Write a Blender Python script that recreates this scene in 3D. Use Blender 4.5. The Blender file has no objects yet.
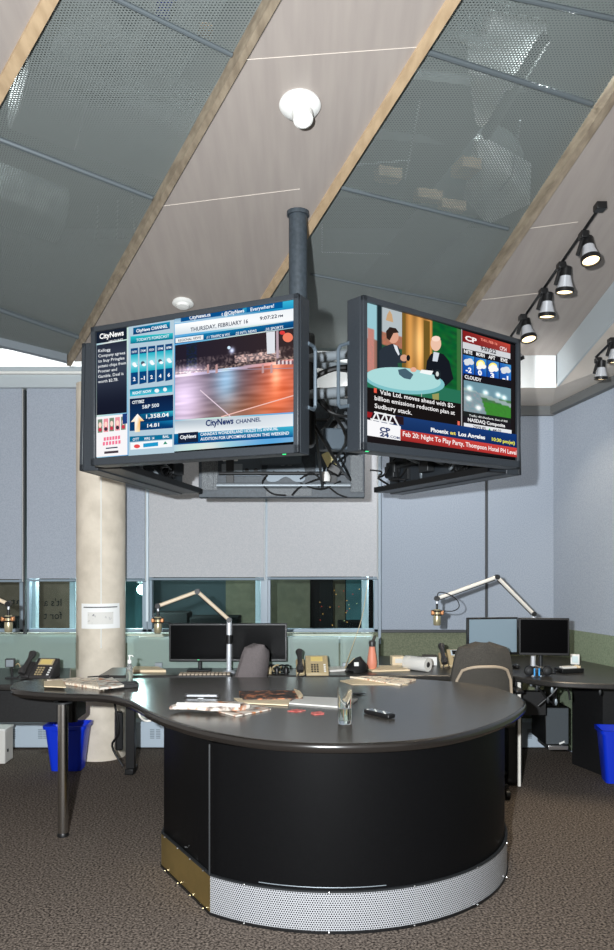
import bpy, bmesh, math, random
from mathutils import Vector, Matrix
random.seed(7)
PI = math.pi
F, CX, HY, EYE = 800.0, 307.0, 554.0, 1.5
sc = bpy.context.scene
COL = sc.collection

# ------------------------------------------------------------------ measuring helpers
def at(px, py, Y):                       # point of the place at depth Y seen at a photo pixel
    return Vector(((px-CX)*Y/F, Y, EYE-(py-HY)*Y/F))
def onz(px, py, z):                      # point on the horizontal plane z
    Y = F*(EYE-z)/(py-HY)
    return Vector(((px-CX)*Y/F, Y, z))
def XatY(px, Y): return (px-CX)*Y/F
CA, CB = 2.51, 0.2                       # sloping ceiling: z = EYE + CA - CB*Y
def ceil_z(Y): return EYE+CA-CB*Y
def onceil(px, py, dz=0.0):
    Y = (CA+dz)/((HY-py)/F+CB)
    return Vector(((px-CX)*Y/F, Y, EYE+CA+dz-CB*Y))

# ------------------------------------------------------------------ materials
def lin(c):
    r = []
    for v in c[:3]:
        v = v/255.0
        r.append(v/12.92 if v <= .04045 else ((v+.055)/1.055)**2.4)
    return (*r, 1.0)
def new_mat(name):
    m = bpy.data.materials.new(name); m.use_nodes = True
    nt = m.node_tree
    return m, nt, nt.nodes['Principled BSDF']
def mat(name, c, rough=.5, metal=0, c2=None, scale=20, stretch=None, bump=0, bscale=None, spec=.5, coat=0, detail=4, trans=0, ior=1.45, lo=.35, hi=.65, emis=0):
    m, nt, b = new_mat(name)
    b.inputs['Base Color'].default_value = lin(c)
    b.inputs['Roughness'].default_value = rough
    b.inputs['Metallic'].default_value = metal
    b.inputs['Specular IOR Level'].default_value = spec
    b.inputs['Coat Weight'].default_value = coat
    b.inputs['Transmission Weight'].default_value = trans
    b.inputs['IOR'].default_value = ior
    if emis:
        b.inputs['Emission Color'].default_value = lin(c); b.inputs['Emission Strength'].default_value = emis
    tc = nt.nodes.new('ShaderNodeTexCoord'); mp = nt.nodes.new('ShaderNodeMapping')
    nt.links.new(tc.outputs['Object'], mp.inputs['Vector'])
    if stretch: mp.inputs['Scale'].default_value = stretch
    if c2 is not None:
        n = nt.nodes.new('ShaderNodeTexNoise'); n.inputs['Scale'].default_value = scale; n.inputs['Detail'].default_value = detail
        r = nt.nodes.new('ShaderNodeValToRGB')
        r.color_ramp.elements[0].position = lo; r.color_ramp.elements[1].position = hi
        r.color_ramp.elements[0].color = lin(c); r.color_ramp.elements[1].color = lin(c2)
        nt.links.new(mp.outputs[0], n.inputs['Vector']); nt.links.new(n.outputs['Fac'], r.inputs['Fac'])
        nt.links.new(r.outputs['Color'], b.inputs['Base Color'])
    if bump:
        n2 = nt.nodes.new('ShaderNodeTexNoise'); n2.inputs['Scale'].default_value = bscale or scale
        bp = nt.nodes.new('ShaderNodeBump'); bp.inputs['Strength'].default_value = bump; bp.inputs['Distance'].default_value = .01
        nt.links.new(mp.outputs[0], n2.inputs['Vector']); nt.links.new(n2.outputs['Fac'], bp.inputs['Height'])
        nt.links.new(bp.outputs[0], b.inputs['Normal'])
    return m

def hex_holes(nt, pitch, radius, coord='Object', axes=(0, 1), stag=True):
    """value 1 inside the holes of a staggered perforation, in metres"""
    tc = nt.nodes.new('ShaderNodeTexCoord'); sp = nt.nodes.new('ShaderNodeSeparateXYZ')
    nt.links.new(tc.outputs[coord], sp.inputs[0])
    def M(op, a, b=None, c=None):
        n = nt.nodes.new('ShaderNodeMath'); n.operation = op
        for i, v in enumerate((a, b, c)):
            if v is None: continue
            if isinstance(v, (int, float)): n.inputs[i].default_value = v
            else: nt.links.new(v, n.inputs[i])
        return n.outputs[0]
    u = sp.outputs[axes[0]]; v = sp.outputs[axes[1]]
    ph = pitch*math.sqrt(3)
    res = []
    for o in (0, .5):
        a = M('SUBTRACT', M('FRACT', M('ADD', M('DIVIDE', u, pitch), o+50)), .5)
        b = M('SUBTRACT', M('FRACT', M('ADD', M('DIVIDE', v, ph), o+50)), .5)
        a = M('MULTIPLY', a, pitch); b = M('MULTIPLY', b, ph)
        d = M('SQRT', M('ADD', M('MULTIPLY', a, a), M('MULTIPLY', b, b)))
        res.append(M('LESS_THAN', d, radius))
    return M('MAXIMUM', res[0], res[1])

def mesh_panel_mat():
    m, nt, b = new_mat('perforated ceiling metal')
    b.inputs['Base Color'].default_value = lin((116, 122, 120)); b.inputs['Roughness'].default_value = .6; b.inputs['Metallic'].default_value = .0
    h = hex_holes(nt, .0125, .0043)
    t = nt.nodes.new('ShaderNodeBsdfTransparent'); mx = nt.nodes.new('ShaderNodeMixShader')
    nt.links.new(h, mx.inputs[0]); nt.links.new(b.outputs[0], mx.inputs[1]); nt.links.new(t.outputs[0], mx.inputs[2])
    nt.links.new(mx.outputs[0], nt.nodes['Material Output'].inputs[0])
    return m
def perf_plinth_mat():
    m, nt, b = new_mat('perforated plinth metal')
    b.inputs['Roughness'].default_value = .35; b.inputs['Metallic'].default_value = .35
    h = hex_holes(nt, .0100, .0032, coord='UV')
    mx = nt.nodes.new('ShaderNodeMix'); mx.data_type = 'RGBA'
    mx.inputs[6].default_value = lin((196, 198, 202)); mx.inputs[7].default_value = lin((16, 16, 18))
    nt.links.new(h, mx.inputs[0]); nt.links.new(mx.outputs[2], b.inputs['Base Color'])
    return m
def glass_mat(name, tint, tr=.85, rough=.0, frost=None):
    m, nt, b = new_mat(name)
    t = nt.nodes.new('ShaderNodeBsdfTransparent'); t.inputs[0].default_value = lin(tint)
    mx = nt.nodes.new('ShaderNodeMixShader')
    b.inputs['Base Color'].default_value = lin(frost or (10, 14, 16)); b.inputs['Roughness'].default_value = .08 if frost is None else .3
    mx.inputs[0].default_value = tr
    nt.links.new(b.outputs[0], mx.inputs[1]); nt.links.new(t.outputs[0], mx.inputs[2])
    nt.links.new(mx.outputs[0], nt.nodes['Material Output'].inputs[0])
    return m
def vcol_emit(name, strength):
    m = bpy.data.materials.new(name); m.use_nodes = True; nt = m.node_tree
    nt.nodes.remove(nt.nodes['Principled BSDF'])
    a = nt.nodes.new('ShaderNodeVertexColor'); a.layer_name = 'Col'
    e = nt.nodes.new('ShaderNodeEmission'); e.inputs[1].default_value = strength
    nt.links.new(a.outputs[0], e.inputs[0]); nt.links.new(e.outputs[0], nt.nodes['Material Output'].inputs[0])
    return m
def emit(name, c, s):
    m = bpy.data.materials.new(name); m.use_nodes = True; nt = m.node_tree
    nt.nodes.remove(nt.nodes['Principled BSDF'])
    e = nt.nodes.new('ShaderNodeEmission'); e.inputs[0].default_value = lin(c); e.inputs[1].default_value = s
    nt.links.new(e.outputs[0], nt.nodes['Material Output'].inputs[0])
    return m
def news_mat(name, paper, ink, sx=40, sy=130, amount=.5):
    """printed columns of text and pictures on a paper"""
    m, nt, b = new_mat(name)
    b.inputs['Roughness'].default_value = .7
    tc = nt.nodes.new('ShaderNodeTexCoord'); mp = nt.nodes.new('ShaderNodeMapping'); mp.inputs['Scale'].default_value = (sx, sy, sx)
    n = nt.nodes.new('ShaderNodeTexNoise'); n.inputs['Scale'].default_value = 1; n.inputs['Detail'].default_value = 2
    n3 = nt.nodes.new('ShaderNodeTexNoise'); n3.inputs['Scale'].default_value = 14; n3.inputs['Detail'].default_value = 1
    r = nt.nodes.new('ShaderNodeValToRGB'); r.color_ramp.elements[0].position = amount-.03; r.color_ramp.elements[1].position = amount+.12
    r.color_ramp.elements[0].color = (0, 0, 0, 1); r.color_ramp.elements[1].color = (1, 1, 1, 1)
    r2 = nt.nodes.new('ShaderNodeValToRGB'); r2.color_ramp.elements[0].position = .42; r2.color_ramp.elements[1].position = .6
    r2.color_ramp.elements[0].color = lin(ink[0]); r2.color_ramp.elements[1].color = lin(ink[1])
    mx = nt.nodes.new('ShaderNodeMix'); mx.data_type = 'RGBA'; mx.inputs[6].default_value = lin(paper)
    nt.links.new(tc.outputs['Object'], mp.inputs[0]); nt.links.new(mp.outputs[0], n.inputs['Vector']); nt.links.new(tc.outputs['Object'], n3.inputs['Vector'])
    nt.links.new(n.outputs['Fac'], r.inputs[0]); nt.links.new(n3.outputs['Fac'], r2.inputs[0])
    nt.links.new(r.outputs[0], mx.inputs[0]); nt.links.new(r2.outputs[0], mx.inputs[7]); nt.links.new(mx.outputs[2], b.inputs['Base Color'])
    return m

M = {}
M['panel'] = mat('grey washed ceiling veneer', (162, 153, 146), .42, c2=(155, 146, 140), scale=3, stretch=(9, .8, 1), spec=.35, detail=6)
M['maple'] = mat('raw maple edging', (200, 174, 140), .5, c2=(180, 154, 122), scale=5, stretch=(6, 1.2, 6), detail=3)
M['maple_dark'] = mat('weathered maple edging', (160, 146, 126), .55, c2=(128, 115, 98), scale=5, stretch=(6, 1.2, 6), detail=4)
M['mesh'] = mesh_panel_mat()
M['steel'] = mat('brushed steel', (190, 188, 184), .22, 1, bump=.05, bscale=200)
M['greymetal'] = mat('painted grey steel', (128, 136, 142), .4, .3)
M['duct'] = mat('galvanised duct', (205, 214, 214), .38, .55, c2=(150, 160, 162), scale=5)
M['reflection_white'] = mat('whitened reflection metal', (240, 244, 242), .4, .2, c2=(200, 208, 208), scale=6)  # extra pale metal, bright reflections put into its colour
M['railgrey'] = mat('grey support rail', (92, 100, 104), .45, .2)
M['deck'] = mat('plenum deck', (70, 76, 76), .9, c2=(96, 104, 102), scale=2)
M['plenum_part'] = mat('plenum grey steel', (120, 128, 128), .6)
M['white'] = mat('white paint', (228, 228, 224), .6)
M['whitewall'] = mat('white painted wall', (226, 230, 230), .7)
M['soffit'] = mat('soffit paint', (214, 204, 192), .6, c2=(208, 198, 186), scale=2)
M['header'] = mat('blue grey header metal', (178, 186, 190), .45)
M['blind'] = mat('blue grey roller fabric', (164, 171, 182), .75, c2=(150, 158, 170), scale=160, bump=.06, bscale=220, detail=2)
M['blindc'] = mat('pale roller fabric', (186, 186, 188), .75, c2=(172, 174, 178), scale=160, bump=.06, bscale=220, detail=2)
M['fabric'] = mat('blue fabric wall panel', (160, 168, 179), .85, c2=(144, 153, 165), scale=130, bump=.08, bscale=200, detail=3)
M['rail'] = mat('dark rail', (62, 64, 66), .5)
M['crown'] = mat('dark grey crown', (98, 100, 100), .6)
M['concrete'] = mat('cast concrete', (226, 215, 198), .7, c2=(208, 197, 180), scale=7, bump=.12, bscale=60, detail=7)
M['green'] = mat('green fabric dado', (128, 138, 116), .9, c2=(106, 120, 98), scale=90, detail=3)
M['greend'] = mat('olive dado', (118, 122, 100), .9, c2=(98, 104, 84), scale=90, detail=3)
M['carpet'] = mat('brown grey loop carpet', (40, 35, 32), .97, c2=(134, 122, 112), scale=95, bump=.5, bscale=120, detail=4, spec=.1, lo=.36, hi=.68)
M['black_lam'] = mat('black laminate top', (72, 69, 65), .24, c2=(84, 81, 76), scale=60, spec=.6)
M['desk_top'] = mat('dark desk laminate', (40, 39, 38), .3, c2=(50, 48, 46), scale=60, spec=.5)
M['black_edge'] = mat('black rubber edge', (30, 27, 25), .22, spec=.8, coat=.3)
M['black_body'] = mat('black console cladding', (9, 9, 10), .45, c2=(13, 13, 14), scale=200, spec=.1)
M['black'] = mat('black plastic', (18, 18, 19), .4)
M['dark'] = mat('dark steel', (34, 36, 38), .5)
M['under'] = mat('black desk panel', (20, 20, 21), .5, c2=(28, 28, 29), scale=90)
M['bezel'] = mat('grey black bezel', (46, 51, 56), .4, c2=(39, 43, 48), scale=220)
M['tvback'] = mat('blue grey display casing', (58, 68, 76), .5, c2=(46, 54, 62), scale=60)
M['tvplate'] = mat('pale blue grey plate', (82, 93, 102), .4, .2)
M['dots'] = mat('vented grey casing', (66, 72, 78), .6, c2=(130, 134, 136), scale=400, lo=.45, hi=.55)
M['pole'] = mat('grey blue pole paint', (48, 56, 62), .5, c2=(60, 68, 75), scale=60, detail=6)
M['perf'] = perf_plinth_mat()
M['warm_steel'] = mat('reflective plinth steel', (206, 180, 112), .28, .9, c2=(176, 154, 96), scale=4)  # yellow of warm reflected light put into the steel colour
M['blue'] = mat('blue polythene', (10, 50, 200), .38)
M['phone'] = mat('champagne phone plastic', (176, 158, 122), .4)
M['phone_dark'] = mat('dark phone plastic', (52, 50, 50), .35)
M['lcd'] = mat('phone display', (214, 190, 120), .3)
M['lcd_dark'] = mat('phone display off', (20, 20, 22), .2)
M['screen_off'] = mat('monitor glass off', (3, 3, 4), .3, spec=.05)
M['screen_reflection'] = mat('reflecting monitor glass', (120, 138, 150), .35)  # grey of a reflection put into the glass colour
M['mesh_back'] = mat('grey brown chair mesh', (112, 104, 104), .9, c2=(92, 86, 86), scale=220)
M['chair_dark'] = mat('dark chair fabric', (76, 72, 66), .9, c2=(60, 57, 52), scale=200)
M['chair_trim'] = mat('taupe chair rim', (168, 152, 132), .5)
M['arm_white'] = mat('white boom arm', (226, 222, 214), .35)
M['arm_cream'] = mat('cream boom arm', (214, 196, 170), .4)
M['mic'] = mat('champagne microphone', (186, 176, 144), .3, .6)
M['copper'] = mat('copper shock mount', (200, 140, 96), .35, .6)
M['paper'] = mat('white paper', (214, 212, 206), .8)
M['manila'] = mat('cream paper', (226, 206, 172), .8)
M['news'] = news_mat('newsprint', (240, 226, 204), ((196, 130, 84), (130, 124, 120)), 40, 60, .54)
M['newsc'] = news_mat('coloured newsprint', (216, 208, 196), ((206, 130, 78), (120, 104, 96)), 22, 30, .5)
M['mag'] = news_mat('glossy magazine page', (62, 50, 44), ((190, 120, 80), (24, 22, 22)), 50, 26, .46)
M['map'] = news_mat('printed map sheet', (226, 224, 218), ((140, 140, 142), (110, 110, 116)), 40, 60, .64)
M['red'] = mat('red card', (196, 70, 66), .6, c2=(226, 140, 130), scale=90)
M['glass'] = mat('clear glass', (250, 252, 252), .02, trans=1)
M['water'] = mat('water', (236, 240, 226), .01, trans=1, ior=1.33)
M['clearpl'] = mat('clear plastic', (236, 240, 240), .08, trans=.9)
M['winglass'] = glass_mat('window glass', (236, 244, 244), .93)
M['frost'] = glass_mat('green tinted screen glass', (226, 236, 231), .6, frost=(166, 182, 178))
M['mullion'] = mat('blue grey mullion', (138, 152, 164), .4)
M['mullion_pale'] = mat('pale aluminium mullion', (206, 218, 226), .4)
M['sill'] = mat('pale sill', (196, 214, 216), .5)
M['lowwall'] = mat('pale green lower wall', (188, 194, 178), .7)
M['olive'] = mat('olive corridor wall', (120, 114, 94), .8, c2=(106, 102, 84), scale=12)
M['brown'] = mat('brown corridor wall', (116, 98, 84), .8, c2=(104, 88, 74), scale=12)
M['teal'] = mat('teal corridor wall', (70, 118, 124), .7, c2=(50, 92, 98), scale=3)
M['slate'] = mat('slate corridor wall', (70, 82, 86), .8)
M['night'] = mat('night dark', (14, 15, 16), .9)
M['ink'] = mat('black lettering', (22, 22, 20), .7)
M['heater'] = mat('pale blue grey heater', (182, 196, 208), .5)
M['vent'] = mat('heater vent', (140, 152, 162), .6)
M['lens'] = emit('warm lamp lens', (255, 226, 176), 4)
M['lamp_body'] = mat('bright aluminium lamp housing', (226, 230, 236), .25, .5)
M['pink'] = mat('salmon pink plastic', (218, 138, 112), .5)
M['skyblue'] = mat('blue headset pad', (60, 150, 214), .4)
M['towergrey'] = mat('grey cloth front', (82, 88, 92), .85, c2=(64, 70, 74), scale=200)
M['tag'] = mat('yellow white tag', (244, 232, 170), .6)
M['nickel'] = mat('screw steel', (210, 210, 210), .3, 1)
M['led'] = emit('green indicator', (60, 220, 130), 2)
M['picture'] = vcol_emit('display picture', 1.05)

# ------------------------------------------------------------------ mesh building
class MB:
    def __init__(s): s.v = []; s.f = []; s.m = []; s.uv = None
    def add(s, vs, fs, mi=0):
        o = len(s.v); s.v += [tuple(v) for v in vs]
        for f in fs: s.f.append([i+o for i in f]); s.m.append(mi)
        return s
    def box(s, c, d, rot=None, mi=0, taper=1.0):
        vs = []
        for z in (-.5, .5):
            k = taper if z > 0 else 1
            for x, y in ((-.5, -.5), (.5, -.5), (.5, .5), (-.5, .5)):
                v = Vector((x*d[0]*k, y*d[1]*k, z*d[2]))
                if rot is not None: v = rot @ v
                vs.append(v+Vector(c))
        return s.add(vs, [(3, 2, 1, 0), (4, 5, 6, 7), (0, 1, 5, 4), (1, 2, 6, 5), (2, 3, 7, 6), (3, 0, 4, 7)], mi)
    def tube(s, pts, r, n=12, mi=0, cap=True):
        pts = [Vector(p) for p in pts]; rs = r if isinstance(r, (list, tuple)) else [r]*len(pts)
        vs = []; fs = []
        t0 = (pts[1]-pts[0]).normalized()
        up = Vector((0, 0, 1)) if abs(t0.z) < .9 else Vector((1, 0, 0))
        a = t0.cross(up).normalized()
        for i, p in enumerate(pts):
            if i == 0: t = pts[1]-pts[0]
            elif i == len(pts)-1: t = pts[-1]-pts[-2]
            else: t = (pts[i+1]-pts[i]).normalized()+(pts[i]-pts[i-1]).normalized()
            t = t.normalized() if t.length > 1e-9 else t0
            a = (a-t*a.dot(t)); a = a.normalized() if a.length > 1e-6 else t.orthogonal().normalized()
            b = t.cross(a)
            for k in range(n):
                w = 2*PI*k/n; vs.append(p+(a*math.cos(w)+b*math.sin(w))*rs[i])
        for i in range(len(pts)-1):
            for k in range(n):
                fs.append((i*n+k, i*n+(k+1) % n, (i+1)*n+(k+1) % n, (i+1)*n+k))
        if cap: fs.append(tuple(range(n-1, -1, -1))); fs.append(tuple((len(pts)-1)*n+k for k in range(n)))
        return s.add(vs, fs, mi)
    def prism(s, poly, z0, z1, mi=0):
        n = len(poly); A = sum(poly[i][0]*poly[(i+1) % n][1]-poly[(i+1) % n][0]*poly[i][1] for i in range(n))
        if A < 0: poly = poly[::-1]
        vs = [(x, y, z0) for x, y in poly]+[(x, y, z1) for x, y in poly]
        fs = [tuple(range(n-1, -1, -1)), tuple(range(n, 2*n))]+[(i, (i+1) % n, n+(i+1) % n, n+i) for i in range(n)]
        return s.add(vs, fs, mi)
    def lathe(s, prof, c=(0, 0, 0), n=28, mi=0, rot=None, sx=1, sy=1):
        vs = []; fs = []
        for r, z in prof:
            for k in range(n):
                w = 2*PI*k/n; v = Vector((r*math.cos(w)*sx, r*math.sin(w)*sy, z))
                if rot is not None: v = rot @ v
                vs.append(v+Vector(c))
        m = len(prof)
        for i in range(m-1):
            for k in range(n): fs.append((i*n+k, i*n+(k+1) % n, (i+1)*n+(k+1) % n, (i+1)*n+k))
        fs.append(tuple(range(n-1, -1, -1))); fs.append(tuple((m-1)*n+k for k in range(n)))
        return s.add(vs, fs, mi)
    def slab(s, pts4, th, n=None, mi=0):     # a thick polygon through the given 3-D points
        P = [Vector(p) for p in pts4]
        nn = n if n is not None else (P[1]-P[0]).cross(P[2]-P[0]).normalized()
        k = len(P); vs = P+[p+nn*th for p in P]
        fs = [tuple(range(k-1, -1, -1)), tuple(range(k, 2*k))]+[(i, (i+1) % k, k+(i+1) % k, k+i) for i in range(k)]
        return s.add(vs, fs, mi)
    def build(s, name, m, parent=None, smooth=True, bevel=0, seg=2, kind=None, loc=None, rot=None):
        me = bpy.data.meshes.new(name); me.from_pydata(s.v, [], s.f)
        ms = m if isinstance(m, (list, tuple)) else [m]
        for q in ms: me.materials.append(q)
        me.polygons.foreach_set('material_index', s.m)
        me.validate(); me.update()
        bm = bmesh.new(); bm.from_mesh(me); bmesh.ops.recalc_face_normals(bm, faces=bm.faces); bm.to_mesh(me); bm.free()
        if smooth:
            me.polygons.foreach_set('use_smooth', [True]*len(me.polygons))
            me.set_sharp_from_angle(angle=math.radians(38))
        o = bpy.data.objects.new(name, me); COL.objects.link(o)
        if parent is not None: o.parent = parent
        if loc is not None: o.location = loc
        if rot is not None: o.rotation_euler = rot
        if kind: o['kind'] = kind
        if bevel:
            b = o.modifiers.new('bevel', 'BEVEL'); b.width = bevel; b.segments = seg; b.limit_method = 'ANGLE'; b.angle_limit = math.radians(40)
        return o
def tag(o, label, cat, group=None, kind=None):
    o['label'] = label; o['category'] = cat
    if group: o['group'] = group
    if kind: o['kind'] = kind
    return o
def thing(name, label, cat, loc=(0, 0, 0), rz=0, group=None):
    o = bpy.data.objects.new(name, None); o.empty_display_size = .05; COL.objects.link(o)
    o.location = loc; o.rotation_euler = (0, 0, rz)
    return tag(o, label, cat, group)
def copy_tree(o, parent=None):
    c = o.copy(); COL.objects.link(c)
    if parent is not None: c.parent = parent
    for ch in [x for x in COL.objects if x.parent == o]: copy_tree(ch, c)
    return c
def RZ(a): return Matrix.Rotation(a, 3, 'Z')
def catmull(pts, k=6, closed=True):
    out = []; n = len(pts)
    for i in range(n if closed else n-1):
        g = lambda j: Vector(pts[(i+j) % n] if closed else pts[min(max(i+j, 0), n-1)])
        p0, p1, p2, p3 = g(-1), g(0), g(1), g(2)
        for t in range(k):
            t /= k
            out.append(.5*((2*p1)+(p2-p0)*t+(2*p0-5*p1+4*p2-p3)*t*t+(3*p1-p0-3*p2+p3)*t**3))
    if not closed: out.append(Vector(pts[-1]))
    return out
def offset_poly(poly, d):                   # positive d shrinks a CCW outline
    n = len(poly); out = []
    for i in range(n):
        a, b, c = Vector(poly[i-1]), Vector(poly[i]), Vector(poly[(i+1) % n])
        t = ((b-a).normalized()+(c-b).normalized()).normalized()
        out.append(b+Vector((-t.y, t.x))*d)
    return out
_fonts = {}
def text_geo(body, bold=.0):
    """2-D vertices and faces of a word in the built-in font, scaled to height about 1"""
    k = (body, bold)
    if k in _fonts: return _fonts[k]
    cu = bpy.data.curves.new('t', 'FONT'); cu.body = body; cu.size = 1; cu.offset = bold; cu.resolution_u = 2
    o = bpy.data.objects.new('t', cu); COL.objects.link(o)
    me = bpy.data.meshes.new_from_object(o.evaluated_get(bpy.context.evaluated_depsgraph_get()))
    vs = [(v.co.x, v.co.y) for v in me.vertices]; fs = [tuple(p.vertices) for p in me.polygons]
    bpy.data.objects.remove(o); bpy.data.curves.remove(cu); bpy.data.meshes.remove(me)
    x0 = min(v[0] for v in vs); x1 = max(v[0] for v in vs)
    vs = [((x-x0)/(x1-x0), y/.7) for x, y in vs]
    _fonts[k] = (vs, fs, (x1-x0)/.7)
    return _fonts[k]

# ------------------------------------------------------------------ camera
cd = bpy.data.cameras.new('camera'); cam = bpy.data.objects.new('camera', cd); COL.objects.link(cam)
cam.location = (0, 0, EYE); cam.rotation_euler = (PI/2, 0, 0)
cd.sensor_fit = 'VERTICAL'; cd.sensor_height = 24; cd.lens = F/950*24
cd.shift_y = (HY-475)/950; cd.clip_start = .02
sc.camera = cam

# ------------------------------------------------------------------ the setting
WY = 6.3                                   # window wall
WX0, WX1 = -3.2, 1.93
def RWX(y): return 1.93+.303*(6.3-y)       # the right wall runs slightly outward towards the viewer
MB().add([(-4, -1.5, 0), (RWX(-1.5)+.3, -1.5, 0), (RWX(6.3)+.3, 6.6, 0), (-4, 6.6, 0), (-4, -1.5, -.1), (RWX(-1.5)+.3, -1.5, -.1), (RWX(6.3)+.3, 6.6, -.1), (-4, 6.6, -.1)],
         [(0, 1, 2, 3), (7, 6, 5, 4), (0, 4, 5, 1), (1, 5, 6, 2), (2, 6, 7, 3), (3, 7, 4, 0)]).build('floor', M['carpet'], kind='structure', smooth=False)

# right wall with its dado
w = MB(); y0 = -1.0
w.prism([(RWX(6.3), 6.3), (RWX(y0), y0), (RWX(y0)+.12, y0), (RWX(6.3)+.12, 6.42)], 0, 3.9)
wr = w.build('wall_right', M['fabric'], kind='structure', smooth=False)
d = MB(); d.prism([(RWX(6.27)-.02, 6.27), (RWX(y0)-.02, y0), (RWX(y0)-.001, y0), (RWX(6.3)-.001, 6.3)], .02, .927)
d.build('dado', M['green'], wr, smooth=False)

# back wall: low wall under the windows, solid part on the right, white wall above
lw = MB(); lw.box((-.9, 6.36, .44), (5.2, .12, .86)).build('wall_back', M['lowwall'], kind='structure', smooth=False)
MB().box((1.29, 6.38, 1.45), (1.44, .1, 2.9)).build('wall_back_panelled', M['whitewall'], kind='structure', smooth=False)
MB().box((-1.2, 6.4, 3.15), (4.4, .1, .75)).build('wall_back_upper', M['whitewall'], kind='structure', smooth=False)

# blind header with its bright ledge, left of the cluster of displays
h = MB(); h.box((-1.55, 6.22, 2.856), (3.2, .14, .15)).build('trim_1', M['header'], kind='structure', bevel=.006)
hh = MB(); hh.box((-1.55, 6.135, 2.888), (3.2, .05, .02)); hh.build('trim_2', M['white'], kind='structure', bevel=.004)
hh = MB(); hh.box((-1.55, 6.15, 2.917), (3.2, .06, .036)); hh.build('trim_3', M['header'], kind='structure', bevel=.004)

# ceiling: sloped veneer strips fanning out between perforated metal fields
eA = [onceil(270, 0), onceil(68, 362)]; eB = [onceil(455, 0), onceil(308, 232)]
eC = [onceil(614, 88), onceil(462, 318)]; e0 = [onceil(40, 0), onceil(0, 75)]
eD = [onceil(614, 281), onceil(556.5, 355)]
def on_line(e, Y, dz=0):
    t = (Y-e[0].y)/(e[1].y-e[0].y); p = e[0].lerp(e[1], t)
    return Vector((p.x, Y, ceil_z(Y)+dz))
def end_y(x): return 5.58-.05*min(0, x+.0)*1.0 if x > -.5 else 5.605+(-.5-x)*.085
NEAR = -1.2
def fan_field(ea, eb, z0, th, ends=None, near=NEAR, ina=0, inb=0):
    """slab between two fan lines"""
    fa = on_line(ea, 5.6); fb = on_line(eb, 5.6)
    ya = ends[0] if ends else 5.6; yb = ends[1] if ends else 5.6
    a0 = on_line(ea, near, z0)+Vector((ina, 0, 0)); a1 = on_line(ea, ya, z0)+Vector((ina, 0, 0))
    b0 = on_line(eb, near, z0)-Vector((inb, 0, 0)); b1 = on_line(eb, yb, z0)-Vector((inb, 0, 0))
    b = MB(); b.slab([a0, a1, b1, b0], th, Vector((0, 0, 1)))
    return b
ceil = MB().slab([(-4, -1.4, ceil_z(-1.4)+.95), (-4, 6.5, ceil_z(6.5)+.95), (3.9, 6.5, ceil_z(6.5)+.95), (3.9, -1.4, ceil_z(-1.4)+.95)], .1, Vector((0, 0, 1))).build('ceiling', M['deck'], kind='structure', smooth=False)
eL = [on_line(e0, 0)+Vector((-.3, 0, 0)), on_line(e0, 5)+Vector((-1.7, 0, 0))]
s1 = fan_field(eA, eB, 0, .03, (5.70, 5.60), near=-.2, ina=.045).build('veneer_strip', M['panel'], ceil, smooth=False)
s3 = fan_field(eC, eD, 0, .03, (5.6, 5.6), near=-1.2, ina=.045).build('veneer_strip', M['panel'], ceil, smooth=False)
s0 = fan_field(eL, e0, 0, .03, (5.0, 5.0), near=-.2).build('veneer_strip', M['panel'], ceil, smooth=False)
m1 = fan_field(e0, eA, .05, .003, (5.42, 5.70), near=-.2, inb=.0).build('mesh_panel', M['mesh'], ceil, smooth=False)
m2 = fan_field(eB, eC, .05, .003, (5.6, 5.6), near=-.1).build('mesh_panel', M['mesh'], ceil, smooth=False)
# fine seams between the veneer sheets
for (a, b) in (((242, 60), (420, 47)), ((163, 206), (300, 189)), ((525, 229), (578, 222)), ((482, 300), (540, 293))):
    p, q = onceil(*a, -.001), onceil(*b, -.001)
    MB().tube([p, q], .0011, 6).build('sheet_seam', M['soffit'], ceil)
# maple edgings
def edging(n, e, m, y1, wd=.05, dz=(-.012, .055), side=0, near=-.2):
    a0 = on_line(e, near); a1 = on_line(e, y1); t = (a1-a0).normalized(); s = Vector((t.y, -t.x, 0)).normalized()*wd
    b = MB(); P = [a0+s*side, a1+s*side, a1+s*(side+1), a0+s*(side+1)]
    b.slab([p+Vector((0, 0, dz[0])) for p in P], dz[1]-dz[0], Vector((0, 0, 1)))
    return b.build('trim_%d' % n, m, kind='structure', smooth=False)
edging(4, eA, M['maple_dark'], 5.74, .029)
edging(5, eB, M['maple'], 5.62, .044, side=-.7)
edging(6, eC, M['maple_dark'], 5.62, .037)
edging(7, e0, M['maple'], 5.45, .05)
# closing strip along the far edge of the ceiling and the left mesh
MB().slab([onceil(-60, 333), onceil(0, 345), onceil(67, 361), onceil(67, 363.5), onceil(0, 347.5), onceil(-60, 335)], .07, Vector((0, 0, 1))).build('trim_8', M['greymetal'], kind='structure', smooth=False)
MB().slab([onceil(-60, 330, .05)+Vector((0, .03, 0)), onceil(67, 361, .05)+Vector((0, .03, 0)), onceil(67, 361, .05)+Vector((0, .03, .95)), onceil(-60, 330, .05)+Vector((0, .03, .95))], .02, Vector((0, 1, 0))).build('plenum_end', M['plenum_part'], ceil, smooth=False)
MB().box((.98, 5.70, 3.5), (5.9, .02, 1.1)).build('plenum_end', M['plenum_part'], ceil, smooth=False)
# hanging rails behind the mesh, ducts and fittings in the plenum
for (a, b, r) in (((60, -28), (232, 55), .012), ((-30, 128), (152, 198), .016), ((-40, 296), (78, 337), .022), ((425, 51), (592, 104), .014), ((338, 187), (508, 229), .013), ((310, 274), (470, 306), .01), ((240, -60), (620, 20), .012)):
    p, q = onceil(*a, .038), onceil(*b, .038)
    MB().tube([p, q], r*.8, 8).build('support_rail', M['railgrey'], ceil)
def plenum(name, mb, m, smooth=True): return mb.build(name, m, ceil, smooth=smooth)
def pl(px, py, dz): return onceil(px, py, dz)
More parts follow.
